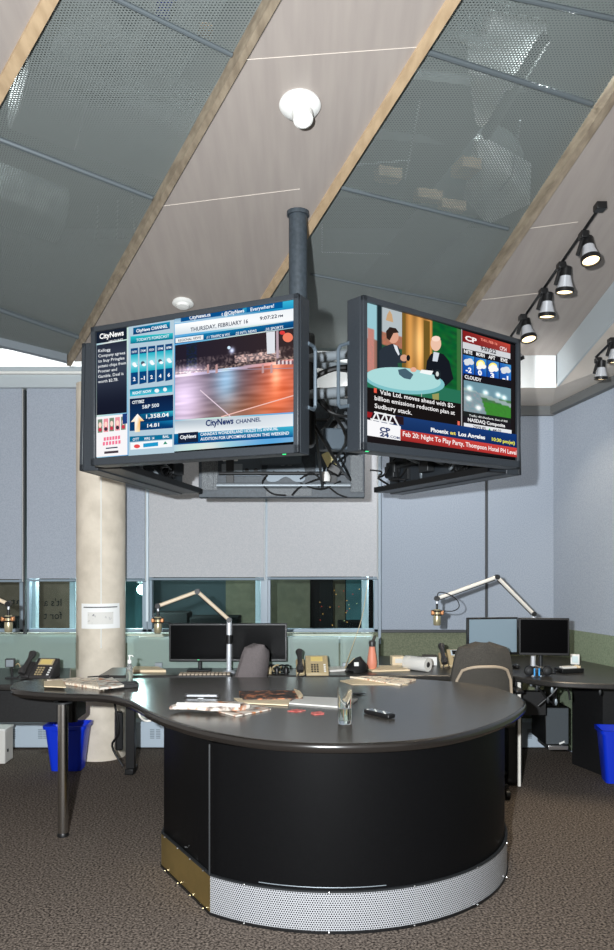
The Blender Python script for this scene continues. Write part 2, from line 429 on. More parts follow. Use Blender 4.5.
# a duct, then whitened cones in place of bright reflections above the right mesh
for (a, b, r0, r1) in (((440, 8), (500, 32), .10, .10),):
    plenum('duct', MB().tube([pl(*a, .45), pl(*b, .45)], [r0, r1], 20), M['duct'])
plenum('duct', MB().tube([pl(500, 52, .3), pl(481, 122, .3)], [.17, .03], 5), M['reflection_white'])  # wedge of reflected light built as a pale cone
plenum('duct', MB().tube([pl(486, 24, .3), pl(540, 36, .3)], [.05, .06], 12), M['reflection_white'])  # bright reflected streak built as a pale tube
plenum('diagonal_brace', MB().tube([pl(545, 38, .16), pl(486, 135, .16)], .03, 4), M['deck'])
plenum('duct', MB().tube([pl(500, 190, .3), pl(478, 138, .3)], [.20, .02], 5), M['reflection_white'])  # second reflected wedge, built as a pale cone
plenum('duct', MB().tube([pl(20, 70, .5), pl(220, 150, .5)], [.26, .24], 20), M['plenum_part'])
plenum('duct', MB().tube([pl(200, -30, .45), pl(150, 60, .45)], [.14, .14], 20), M['duct'])
plenum('duct', MB().tube([pl(60, 20, .6), pl(130, 0, .6)], [.2, .2], 20), M['duct'])
plenum('duct', MB().tube([pl(-10, 190, .4), pl(60, 215, .4)], [.16, .16], 20), M['duct'])
plenum('duct', MB().tube([pl(380, 290, .5), pl(500, 150, .5)], [.15, .15], 20), M['plenum_part'])
for (px, py, dz, sx, sy, c) in ((388, 175, .12, .12, .07, 'maple'), (466, 168, .12, .1, .12, 'maple'), (428, 196, .2, .14, .06, 'maple'), (452, 206, .15, .14, .05, 'maple'), (164, 4, .2, .05, .12, 'blue'), (205, 33, .12, .05, .05, 'maple')):
    plenum('junction_box', MB().box(pl(px, py, dz), (sx, sy, .05), RZ(.3)), M[c])
# wires and hangers above the mesh
for pts in (((145, 40), (165, 70), (205, 92)), ((75, 150), (90, 90), (200, 100)), ((118, 200), (117, 240)), ((98, 205), (97, 240)), ((132, 195), (135, 238)), ((355, 165), (410, 160)), ((520, 120), (512, 175), (500, 190)), ((420, 100), (405, 180)), ((322, 225), (322, 252), (390, 254))):
    plenum('conduit', MB().tube([pl(x, y, .09) for x, y in pts], .004, 6), M['duct'])
for k in range(5):
    a = pl(30+k*70, 300-k*60, .8); plenum('joist', MB().tube([a, a+Vector((1.5, .5, .12))], .03, 4), M['plenum_part'])

# stepped fascia and lower ceiling on the right
F1, F2 = onceil(556.5, 355), onceil(614, 281)
def fas(Y): t = (Y-F1.y)/(F2.y-F1.y); return F1.x+(F2.x-F1.x)*t
DROP = .225
fy = [5.58, 4.6, 3.0, 1.0, -.5]
fb = MB()
for i in range(len(fy)-1):
    a, b = fy[i], fy[i+1]
    fb.slab([(fas(a), a, ceil_z(a)+.05), (fas(b), b, ceil_z(b)+.05), (fas(b), b, ceil_z(b)-DROP), (fas(a), a, ceil_z(a)-DROP)], .012, Vector((1, 0, 0)))
fb.build('trim_9', M['header'], kind='structure', smooth=False)
MB().slab([(-.02, 5.6, ceil_z(5.6)-DROP), (-.02, 5.6, ceil_z(5.6)+.02), (fas(5.6), 5.6, ceil_z(5.6)+.02), (fas(5.6), 5.6, ceil_z(5.6)-DROP)], .012, Vector((0, 1, 0))).build('trim_10', M['whitewall'], kind='structure', smooth=False)
CZ = EYE+1.155
def crown_z(y): return CZ+.11*(6.3-y)
sb = MB(); zf = lambda y: ceil_z(y)-DROP
sb.slab([(-.02, 5.612, zf(5.6)), (fas(5.6), 5.612, zf(5.6)), (1.93, 6.3, CZ), (-.02, 6.34, CZ)], .02, Vector((0, 0, 1)))
for i in range(len(fy)-1):
    a, b = fy[i], fy[i+1]; wa = 6.3 if i == 0 else a
    A0, B0, B1, A1 = (fas(a), 5.612 if i == 0 else a, zf(a)), (fas(b), b, zf(b)), (RWX(b), b, crown_z(b)), (RWX(wa), wa, crown_z(wa))
    sb.slab([A0, B0, B1], .02, Vector((0, 0, 1))); sb.slab([A0, B1, A1], .02, Vector((0, 0, 1)))
sb.build('soffit', M['soffit'], ceil, smooth=False)
# crown band
MB().box((1.25, 6.27, CZ-.035), (1.36, .06, .075)).build('trim_11', M['crown'], kind='structure', smooth=False)
cb = MB(); cb.slab([(RWX(6.3), 6.3, CZ-.07), (RWX(6.3), 6.3, CZ), (RWX(0), 0, crown_z(0)), (RWX(0), 0, crown_z(0)-.09)], .05, Vector((-1, 0, 0)))
cb.build('trim_12', M['crown'], kind='structure', smooth=False)
# boxing return hidden behind the displays
MB().box((.0, 5.95, 2.9), (.03, .7, .42)).build('trim_13', M['whitewall'], kind='structure', smooth=False)

# windows
WZ0, WZ1 = .885, 2.8
muls = [-3.3, XatY(24, 6.3), XatY(147, 6.3), XatY(265.5, 6.3), XatY(379, 6.3)]
for i in range(4):
    a, b = muls[i], muls[i+1]
    fr = MB()
    for x in (a+.02, b-.02): fr.box((x, 6.34, (WZ0+WZ1)/2), (.038, .07, WZ1-WZ0))
    fr.box(((a+b)/2, 6.34, WZ0+.012), (b-a, .07, .025)); fr.box(((a+b)/2, 6.34, WZ1), (b-a, .07, .03))
    wnd = fr.build('window_%d' % (i+1), M['mullion'], kind='structure', bevel=.003)
    MB().box(((a+b)/2, 6.35, (WZ0+WZ1)/2), (b-a-.06, .006, WZ1-WZ0)).build('pane', M['winglass'], wnd, smooth=False)
    for px in ((), (34.5, 74), (259,), (365,))[i]:
        q = MB(); q.box((XatY(px, 6.46), 6.46, (WZ0+WZ1)/2), (.055, .06, WZ1-WZ0+.1)); q.box((XatY(px, 6.43)+.012, 6.42, (WZ0+WZ1)/2), (.012, .02, WZ1-WZ0+.1))
        q.build('outer_mullion', M['mullion_pale'], wnd, bevel=.003)
    MB().box(((a+b)/2+.04, 6.27, WZ0-.055), (b-a-.2, .06, .05)).build('sill_bar', M['sill'], wnd, bevel=.003)
# corridor beyond the glass
oc = MB(); oc.box((0, 9.0, 1.5), (14, .1, 5)); oc = oc.build('wall_outside', M['night'], kind='structure', smooth=False)
def backpanel(x0, x1, Y, m, z0=0.2, z1=3.4):
    return MB().box(((XatY(x0, Y)+XatY(x1, Y))/2, Y, (z0+z1)/2), (XatY(x1, Y)-XatY(x0, Y), .04, z1-z0)).build('wall_panel', M[m], oc, smooth=False)
backpanel(-60, 100, 7.4, 'brown'); backpanel(100, 152, 7.9, 'teal'); backpanel(150, 226, 8.0, 'slate'); backpanel(226, 310, 7.8, 'olive')
backpanel(320, 333, 7.6, 'night'); backpanel(333, 345, 8.2, 'olive'); backpanel(346, 366, 8.0, 'teal')
for (a, b, y0_, y1_, Y) in ((156, 190, 612, 645, 7.3), (192, 240, 616, 650, 7.2), (0, 23, 617, 650, 6.9), (338, 365, 621, 650, 7.2)):
    MB().box(((XatY(a, Y)+XatY(b, Y))/2, Y, (at(0, y0_, Y).z)/2+.1), (XatY(b, Y)-XatY(a, Y), .3, at(0, y0_, Y).z-.2)).build('partition', M['night'], oc, bevel=.01)
# mirrored lettering on the corridor wall
def flat_text(body, p0, p1, h, bold=0.0, mirror=False, depth=.002):
    vs, fs, _ = text_geo(body, bold); p0, p1 = Vector(p0), Vector(p1); d_ = p1-p0
    return [p0+d_*((1-x) if mirror else x)+Vector((0, 0, y*h)) for x, y in vs], fs
lt = MB(); Y = 7.37
for body, x0, x1, yb, hp in (("It's a", 44, 61.5, 606, 7.5), ("for t", 44, 62, 619, 7.5), ("at", 11, 21, 604, 6)):
    vs, fs = flat_text(body, at(x0, yb, Y), at(x1, yb, Y), hp*Y/F, mirror=True); lt.add(vs, fs)
lt.build('mirrored_lettering', M['ink'], oc, smooth=False)
# far city lights seen through the dark pane
cl = MB()
for k in range(20):
    px = random.uniform(318, 368); py = random.uniform(584, 626); p = at(px, py, 6.9)
    cl.lathe([(0.001, -.004), (.0045, 0), (.001, .004)], p, 6, mi=random.choice((0, 0, 1, 2)))
cl = cl.build('distant_lights', [emit('amber light', (255, 190, 100), 1.6), emit('red light', (255, 90, 70), .9), emit('white light', (230, 255, 190), .9)])
tag(cl, 'small amber and red points of light outside the dark window beside the post', 'lights', kind='stuff')
# street lamp beyond the glass
sl = thing('street_lamp', 'bright cyan white lamp shining outside the window right of the concrete column', 'lamp', (XatY(142, 7.0), 7.0, 0))
MB().tube([(0, .1, .0), (0, .1, 1.16)], .02, 10).build('post', M['dark'], sl)
MB().lathe([(.01, -.045), (.035, -.03), (.048, 0), (.035, .03), (.01, .045)], (0, 0, 1.19), 18).build('bulb', emit('cyan white bulb', (190, 255, 240), 30), sl)
MB().box((0, .06, 1.26), (.10, .1, .03)).build('hood', M['dark'], sl, bevel=.004)
# lit white upright past the lamp
MB().box((XatY(147.5, 6.24), 6.24, 1.9), (.02, .03, 1.85)).build('trim_14', M['mullion_pale'], kind='structure')

# base heater along the window wall
bh = MB(); bh.box((-.6, 6.22, .11), (4.9, .14, .2)); bh = bh.build('baseboard_back', M['heater'], kind='structure', bevel=.008)
for px in (8, 13, 40, 45, 134, 152, 158, 530):
    x = XatY(px, 6.14); v = MB()
    for k in range(6): v.box((x, 6.149, .085+k*.013), (.034, .006, .007))
    v.build('vent_grille', M['vent'], bh, smooth=False)

# roller blinds and wall panels
def blind(label, a, b, zb, zt, m, grp, chain=True):
    Yb = 6.2; x0, x1 = XatY(a, Yb), XatY(b, Yb); c = (x0+x1)/2
    t = thing('roller_blind', label, 'blind', (c, Yb, zb), 0, grp)
    f_ = MB(); n = 8
    f_.box((0, 0, (zt-zb)/2+.01), (x1-x0, .006, zt-zb-.02)); f_.build('fabric', M[m], t, smooth=False)
    MB().tube([(-(x1-x0)/2, 0, .006), ((x1-x0)/2, 0, .006)], .009, 8).build('bottom_bar', M['mullion'], t)
    if chain: MB().tube([((x1-x0)/2+.006, .0, .0), ((x1-x0)/2+.006, .0, zt-zb)], .0025, 6).build('pull_chain', M['white'], t)
    return t
ZB = EYE-.2+.0
g = 'roller blinds over the windows'
blind('blue grey roller blind at the far left edge of the picture', -45, 22, ZB-.015, 2.79, 'blind', g)
blind('blue grey roller blind half hidden by the round concrete column', 27, 145, ZB-.01, 2.79, 'blind', g)
blind('roller blind over the window behind the boom microphone and paired black monitors', 149, 264, ZB, 2.79, 'blindc', g)
blind('palest roller blind, lowered under the casing of the display seen from behind', 267.5, 377, ZB+.005, 2.79, 'blindc', g)
for lab, a, b in (('blue fabric wall panel directly behind the right hand boom microphone', 381.5, 485.3), ('narrow blue fabric wall panel between the dark seam and the room corner', 488, 553.8)):
    x0, x1 = XatY(a, 6.28), XatY(b, 6.28); z0 = EYE-.597
    t = thing('wall_panel', lab, 'wall panel', ((x0+x1)/2, 6.28, z0), 0, 'blue fabric panels of the back wall')
    MB().box((0, .015, (2.62-z0)/2), (x1-x0, .03, 2.62-z0)).build('fabric_face', M['fabric'], t, bevel=.004)
    MB().box((0, -.01, -.008), (x1-x0+.02, .03, .022)).build('bottom_rail', M['rail'], t, bevel=.003)
MB().box((1.22, 6.3, .46), (1.4, .05, .85)).build('dado_back', M['greend'], bpy.data.objects['wall_back_panelled'], smooth=False)
MB().box((XatY(486.6, 6.27), 6.3, 1.6), (.016, .04, 2.0)).build('seam_post', M['rail'], bpy.data.objects['wall_back_panelled'], smooth=False)
MB().box((XatY(379.5, 6.24), 6.25, 1.75), (.02, .05, 1.9)).build('trim_15', M['mullion'], kind='structure')
for k, px in enumerate((24.5, 266)):
    MB().box((XatY(px, 6.25), 6.26, 1.83), (.026 if k else .016, .05, 1.92)).build('trim_%d' % (16+k), M['mullion' if k else 'rail'], kind='structure')

# round concrete column
cx_, cy_ = XatY(101, 5.95), 5.95
cr = .178
col_ = thing('concrete_column', 'round pale concrete column standing behind the left lobe of the console', 'column', (cx_, cy_, 0))
pr = [(cr, 0)]+[(cr, .3*k) for k in range(1, 10)]+[(cr, 2.755), (cr-.01, 2.76)]
MB().lathe(pr, n=48).build('shaft', M['concrete'], col_)
MB().box((cr*math.sin(.26), -cr*math.cos(.26)-.001, 1.62), (.008, .008, 1.6)).build('highlight_strip', M['white'], col_, smooth=False)  # white strip painting the highlight line down the shaft
# sheet taped round the shaft
def curved_sheet(a0, a1, z0, z1, r, n=12, curl=0):
    b = MB(); vs = []
    for j in (0, 1):
        for i in range(n+1):
            a = a0+(a1-a0)*i/n; rr = r+(curl if (j == 0 and i > n-3) else 0)
            for q in (0, .0012): vs.append(((rr+q)*math.sin(a), -(rr+q)*math.cos(a), z1 if j else z0))
    fs = []
    for i in range(n):
        A = i*2; B = (n+1)*2+i*2
        fs += [(A+1, A+3, B+3, B+1), (A, B, B+2, A+2), (A, A+2, A+3, A+1), (B, B+1, B+3, B+2)]
    fs += [(0, 1, (n+1)*2+1, (n+1)*2), (n*2, (n+1)*2+n*2, (n+1)*2+n*2+1, n*2+1)]
    return b.add(vs, fs)
pz = lambda py: at(0, py, 5.79).z
M['notice'] = mat('bright white paper', (246, 246, 244), .8)
sh = curved_sheet(-.56, 1.02, pz(628.5), pz(603.5), cr+.009, curl=.004).build('notice_sheet', M['notice'], loc=(cx_, cy_, 0))
tag(sh, 'white printed notice taped round the concrete column', 'paper')
MB().add(*(lambda m: (m.v, m.f))(curved_sheet(-.26, .72, pz(624), pz(612), cr+.0125))).build('printed_map', M['map'], sh)
MB().add(*(lambda m: (m.v, m.f))(curved_sheet(-.44, .9, pz(607.6), pz(606.6), cr+.0125))).build('heading_rule', M['rail'], sh)

# ------------------------------------------------------------------ display pictures
class Canvas:
    """coloured shapes on a display face, local x right, z up, facing -y"""
    def __init__(s, mat_inv, y0, off=(0, 0), k=1.0):
        s.inv = mat_inv; s.y0 = y0; s.v = []; s.f = []; s.c = []; s.layer = 0; s.off = off; s.k = k
    def uv(s, p):                            # measured point -> place on the display plane
        px, py = s.off[0]+p[0]/s.k, s.off[1]+p[1]/s.k
        o = s.inv @ Vector((0, 0, EYE)); d = (s.inv.to_3x3() @ Vector(((px-CX)/F, 1, (HY-py)/F)))
        t = (s.y0-o.y)/d.y; q = o+d*t
        return (q.x, q.z)
    def y(s): s.layer += 1; return s.y0-.00012*s.layer
    def raw(s, pts, fs, cols):
        y = s.y(); o = len(s.v)
        s.v += [(x, y, z) for x, z in pts]
        for f in fs: s.f.append([i+o for i in f]); s.c.append([cols[i] for i in f] if isinstance(cols, list) else [cols]*len(f))
    def poly(s, pts, c):
        cols = [lin(x) for x in c] if isinstance(c, list) else lin(c)
        s.raw([s.uv(p) for p in pts], [tuple(range(len(pts)))], cols)
    def ell(s, c, rx, ry, col, n=20, sk=0):
        s.poly([(c[0]+rx*math.cos(2*PI*k/n), c[1]+ry*math.sin(2*PI*k/n)+sk*rx*math.cos(2*PI*k/n)) for k in range(n)], col)
    def line(s, a, b, w, col):
        a, b = Vector(a), Vector(b); t = (b-a).normalized(); n = Vector((-t.y, t.x))*w/2
        s.poly([a-n, b-n, b+n, a+n], col)
    def text(s, body, p0, p1, h, col, bold=.02):
        vs, fs, _ = text_geo(body, round(bold*.6, 3))
        a, b = Vector(s.uv(p0)), Vector(s.uv(p1)); up = Vector(s.uv((p0[0], p0[1]-h)))-a
        s.raw([tuple(a+(b-a)*x+up*y) for x, y in vs], fs, lin(col))
    def grid(s, q, nx, ny, fn):              # q = TL TR BR BL, fn(u, v) -> rgb
        y = s.y(); o = len(s.v); c = [Vector(s.uv(p)) for p in q]
        for j in range(ny+1):
            for i in range(nx+1):
                u, v = i/nx, j/ny
                p = c[0]*(1-u)*(1-v)+c[1]*u*(1-v)+c[2]*u*v+c[3]*(1-u)*v
                s.v.append((p.x, y, p.y))
        for j in range(ny):
            for i in range(nx):
                s.f.append([o+j*(nx+1)+i, o+j*(nx+1)+i+1, o+(j+1)*(nx+1)+i+1, o+(j+1)*(nx+1)+i])
                s.c.append([lin([max(0, min(255, w)) for w in fn((i+a)/nx, (j+b)/ny)]) for a, b in ((0, 0), (1, 0), (1, 1), (0, 1))])
    def build(s, name, parent):
        me = bpy.data.meshes.new(name); me.from_pydata(s.v, [], s.f); me.materials.append(M['picture'])
        ca = me.color_attributes.new('Col', 'FLOAT_COLOR', 'CORNER')
        i = 0; flat = []
        for c in s.c:
            for q in c: flat += list(q)
        ca.data.foreach_set('color', flat); me.update()
        o = bpy.data.objects.new(name, me); COL.objects.link(o); o.parent = parent
        return o
from mathutils import noise as _nz
def nz(x, y, z=0): return _nz.noise(Vector((x, y, z)))
def gauss(u, v, a, b, ru, rv): return math.exp(-((u-a)/ru)**2-((v-b)/rv)**2)

def picture_left(C):
    L = lambda x0, y0, x1, y1: None
    def bar(x0, ya, yb, x1, yc, yd, c): C.poly([(x0, ya), (x1, yc), (x1, yd), (x0, yb)], c)
    # backdrop
    C.grid([(41, 81), (550, -4), (550, 362), (43, 404)], 60, 40, lambda u, v: (150+60*math.sin(u*9+v*3)+30*nz(u*9, v*9), 196+30*math.sin(u*9+v*3), 218))
    # news column
    bar(41, 83, 112, 120, 69, 100, (24, 32, 48))
    C.text('CityNews', (50, 100), (112, 90), 13, (250, 250, 250), .05); C.text('HEADLINES', (74, 110), (110, 104), 6, (235, 240, 244), .02)
    C.grid([(43, 116), (120, 103), (120, 288), (43, 295)], 10, 20, lambda u, v: (38+16*math.sin(v*5), 44+18*math.sin(v*5), 60+18*math.sin(v*5)))
    for k, (w, x1) in enumerate((('Kellogg', 78), ('Company agrees', 116), ('to buy Pringles', 114), ('potato chips from', 118), ('Procter and', 95), ('Gamble. Deal is', 112), ('worth $2.7B.', 98))):
        y = 134+k*13.2; C.text(w, (47, y), (x1, y-(x1-47)*.13), 7.5, (236, 240, 244), .012)
    bar(42, 300, 402, 122, 291, 396, (244, 242, 244))
    for k in range(5):
        x = 46+k*15; y = 306-k*1.8
        C.poly([(x, y), (x+12, y-1.5), (x+12, y+33), (x, y+34)], (232, 150, 160) if k % 2 else (120, 140, 120))
        C.ell((x+6, y+14), 4, 7, (250, 214, 200)); C.ell((x+6, y+26), 4.5, 5, (60, 50, 60) if k % 2 else (200, 60, 80))
    bar(110, 292, 318, 122, 290, 316, (30, 60, 120))
    for k, (a, b) in enumerate(((62, 106), (60, 108))):
        for i in range(6): x = a+i*(b-a)/6; y = 352+k*12-i*.9; C.poly([(x, y), (x+5.5, y-.8), (x+5.5, y+8), (x, y+9)], (240, 120, 150))
    C.line((68, 380), (98, 377), 3, (40, 50, 80)); C.poly([(64, 388), (100, 385), (100, 391), (64, 394)], (70, 60, 70))
    # forecast column
    bar(126, 68, 402, 243, 48, 392, (176, 200, 214))
    bar(138, 72, 90, 232, 56, 74, [(10, 100, 150), (20, 150, 190), (8, 70, 120), (6, 50, 100)])
    C.text('CityNews CHANNEL', (146, 84), (226, 71), 8, (245, 250, 252), .04)
    bar(131, 94, 113, 240, 85, 101, [(40, 190, 200), (40, 190, 200), (8, 110, 140), (8, 110, 140)])
    C.text("TODAY'S FORECAST", (146, 107), (230, 96), 7, (232, 246, 250), .02)
    for k, (t, n) in enumerate((('NOW', '2'), ('7AM', '-1'), ('NOON', '2'), ('5PM', '4'), ('8PM', '6'))):
        x = 132+k*22.3; y = 125-k*2.6; e = 2.4
        C.poly([(x, y), (x+18.5, y-e), (x+18.5, y+92-e), (x, y+94)], (10, 66, 120))
        C.grid([(x, y+16), (x+18.5, y+14), (x+18.5, y+60), (x, y+62)], 1, 6, lambda u, v: (30+120*(1-abs(2*v-1)), 170+50*(1-abs(2*v-1)), 190+40*(1-abs(2*v-1))))
        C.text(t, (x+3, y+12), (x+15.5, y+10.4), 6, (235, 245, 250), .02)
        C.ell((x+9, y+40), 5, 5, (70, 84, 100) if k % 2 else (240, 246, 250)); C.ell((x+12, y+44), 5, 3.5, (250, 252, 255))
        C.text(n, (x+(6 if len(n) == 1 else 4), y+83), (x+(12.5 if len(n) == 1 else 14), y+82), 9, (250, 252, 255), .05)
    bar(131, 230, 248, 240, 218, 236, [(8, 120, 160), (8, 120, 160), (60, 190, 210), (60, 190, 210)])
    C.text('RIGHT NOW', (138, 243), (186, 237), 7, (240, 250, 252), .04); C.ell((200, 233), 6, 5, (240, 244, 248)); C.ell((221, 230), 5, 5, (240, 244, 248))
    bar(131, 254, 336, 242, 243, 328, [(14, 28, 60), (14, 28, 60), (10, 60, 110), (10, 60, 110)])
    C.text('CITYBIZ', (137, 267), (168, 263.5), 7.5, (240, 246, 250), .04)
    C.text('S&P 500', (163, 279), (206, 274), 9, (226, 236, 244), .03)
    bar(158, 293, 306, 242, 284, 298, [(8, 90, 130), (60, 180, 200), (8, 110, 150), (8, 70, 110)]); C.text('1,358.04', (173, 304), (231, 299), 10, (250, 250, 250), .03)
    bar(160, 315, 329, 242, 308, 322, [(8, 70, 120), (20, 120, 170), (8, 70, 120), (8, 50, 90)]); C.text('14.81', (176, 327), (206, 324), 9, (245, 248, 250), .03)
    C.poly([(134, 313), (151, 292), (168, 310), (158, 311), (157, 338), (144, 339), (144, 312)], [(255, 230, 200), (255, 255, 255), (255, 214, 150), (240, 180, 80), (250, 220, 160), (255, 240, 220), (255, 236, 210)])
    bar(131, 350, 364, 240, 344, 356, (10, 110, 150)); bar(133, 366, 384, 240, 358, 376, (244, 246, 248))
    for w, x, y in (('OTT', 139, 361), ('WPG  14', 168, 359), ('BAL', 216, 354)): C.text(w, (x, y), (x+(26 if len(w) > 3 else 16), y-1.6), 6.5, (246, 248, 250), .03)
    C.ell((150, 375), 8, 5, (230, 80, 80)); C.poly([(166, 368), (204, 364), (204, 374), (166, 378)], (30, 150, 200)); C.poly([(217, 370), (222, 362), (228, 369)], (30, 140, 110))
    # right-hand banners
    bar(246, 40, 62, 550, -2, 26, [(8, 110, 160), (60, 190, 220), (30, 140, 190), (190, 220, 236)])
    bar(262, 44, 58, 420, 20, 34, (6, 80, 140)); bar(430, 18, 34, 522, 6, 22, (6, 90, 150))
    C.text('CityNews.ca', (284, 52), (338, 43), 9, (245, 250, 252), .035); C.text('t @CityNews', (366, 43), (424, 33), 9, (245, 250, 252), .035); C.text('Everywhere!', (440, 31), (500, 21), 9, (230, 240, 246), .035)
    bar(247, 64, 92, 550, 24, 54, [(250, 252, 253), (235, 240, 244), (244, 246, 248), (206, 220, 228)])
    C.text('THURSDAY, FEBRUARY 16', (287, 83), (434, 61), 10, (30, 44, 70), .025); C.text('9:07:22', (464, 54), (508, 47.5), 9, (30, 44, 70), .03); C.text('PM', (511, 47), (523, 45), 6, (30, 44, 70), .03)
    bar(247, 98, 114, 550, 56, 72, [(20, 130, 180), (10, 90, 150), (8, 60, 110), (8, 70, 120)])
    bar(249, 100, 112, 320, 91, 103, (236, 240, 242)); C.text('REGIONAL NEWS', (256, 109), (314, 100.5), 6, (30, 40, 60), .02)
    for w, a, b in ((":11 TRAFFIC & WX", 328, 388), (":22 INT'L NEWS", 402, 456), (':33 SPORTS', 478, 524)):
        C.text(w, (a, 101-(a-328)*.137), (b, 101-(b-328)*.137), 6.5, (240, 248, 252), .02)
    # night street
    def street(u, v):
        n = nz(u*14, v*22, 3); n2 = nz(u*40, v*60, 8)
        hor = .40-.03*u
        if v < hor:
            r, g, b = 34+20*u, 30+12*u, 44
            k = gauss(u, v, .5, .17, .02, .035); r += 200*k; g += 220*k; b += 255*k
            if v > .2: w_ = .5+.5*math.sin(u*170+nz(u*30, v*30)*4); r += 70*w_*max(0, n+.5); g += 62*w_*max(0, n+.5); b += 56*w_*max(0, n+.5)
            if .52 < u < .9 and .24 < v < .33: r += 60+90*(n2 > .05); g += 56+70*(n2 > .05); b += 54+60*(n2 > .05)
            if .10 < u < .2 and v < .34: r -= 8; g += 4; b += 22*(n2 > .1)
            k = gauss(u, v, .13, .36, .13, .06); r += 190*k; g += 170*k; b += 180*k
            if v > hor-.04: r += 70*(n2 > 0); g += 60*(n2 > 0); b += 50*(n2 > 0)
        else:
            d = (v-hor)/(1-hor)
            n = nz(u*5, v*26, 3); r, g, b = 92+30*n, 80+28*n, 92+28*n
            k = gauss(u, d, .08, .55, .2, .8); r += 150*k; g += 140*k; b += 160*k
            k = gauss(u, d, .45, .25, .10, .5); r += 60*k; g += 110*k; b += 130*k
            k = gauss(u, d, .9, .5, .22, .9); r += 140*k; g += 36*k; b -= 10*k
            k = gauss(u, d, .86, .25, .04, .3); r += 60*k; g += 70*k; b += 60*k
            k = gauss(u, d, .6, .95, .3, .4); r += 40*k; g += 16*k; b -= 10*k
            if d < .06: r += 60; g += 60; b += 70
        return r, g, b
    C.grid([(248, 118), (550, 74), (550, 288), (248, 308)], 150, 110, street)
    C.line((312, 232), (390, 300), 2.6, (226, 206, 220)); C.line((366, 300), (550, 246), 2.6, (240, 190, 180)); C.line((250, 184), (550, 176), 1.6, (150, 140, 160))
    C.poly([(481, 85), (503, 82), (503, 138), (483, 140)], (220, 224, 230)); C.poly([(506, 82), (512, 80), (513, 150), (507, 152)], (180, 160, 170))
    C.ell((536, 98), 13, 12, (236, 128, 100)); C.ell((522, 86), 7, 5, (220, 60, 60)); C.ell((386, 124), 4, 4, (210, 236, 255))
    for k in range(9): C.poly([(506+k*5, 158+k % 2), (510+k*5, 155), (511+k*5, 166), (506+k*5, 167)], (220, 210, 214) if k % 2 else (120, 90, 100))
    for x in (330, 352, 470, 492): C.poly([(x, 168), (x+5, 166), (x+6, 188), (x, 190)], (190, 150, 150))
    C.text('open', (384, 146), (410, 142), 7, (235, 240, 250), .04) if False else None
    # title strip and ticker
    bar(248, 312, 346, 550, 292, 326, [(170, 184, 196), (214, 222, 230), (230, 236, 240), (244, 248, 250)])
    C.text('CityNews', (327, 324), (398, 317.5), 15, (16, 44, 100), .055); C.text('CHANNEL', (404, 318), (468, 311.5), 10, (24, 50, 100), .035)
    bar(246, 344, 372, 550, 324, 352, [(8, 110, 160), (60, 180, 210), (8, 80, 140), (8, 70, 130)])
    bar(257, 342, 368, 308, 338, 364, (22, 34, 58)); C.text('CityNews', (262, 357), (303, 353), 9, (240, 244, 248), .05)
    C.text("CANADA'S WONDERLAND HOLDS ITS ANNUAL", (314, 349), (512, 334), 7.5, (246, 250, 252), .025)
    C.text('AUDITION FOR UPCOMING SEASON THIS WEEKEND', (314, 361), (540, 345.5), 7.5, (246, 250, 252), .025)

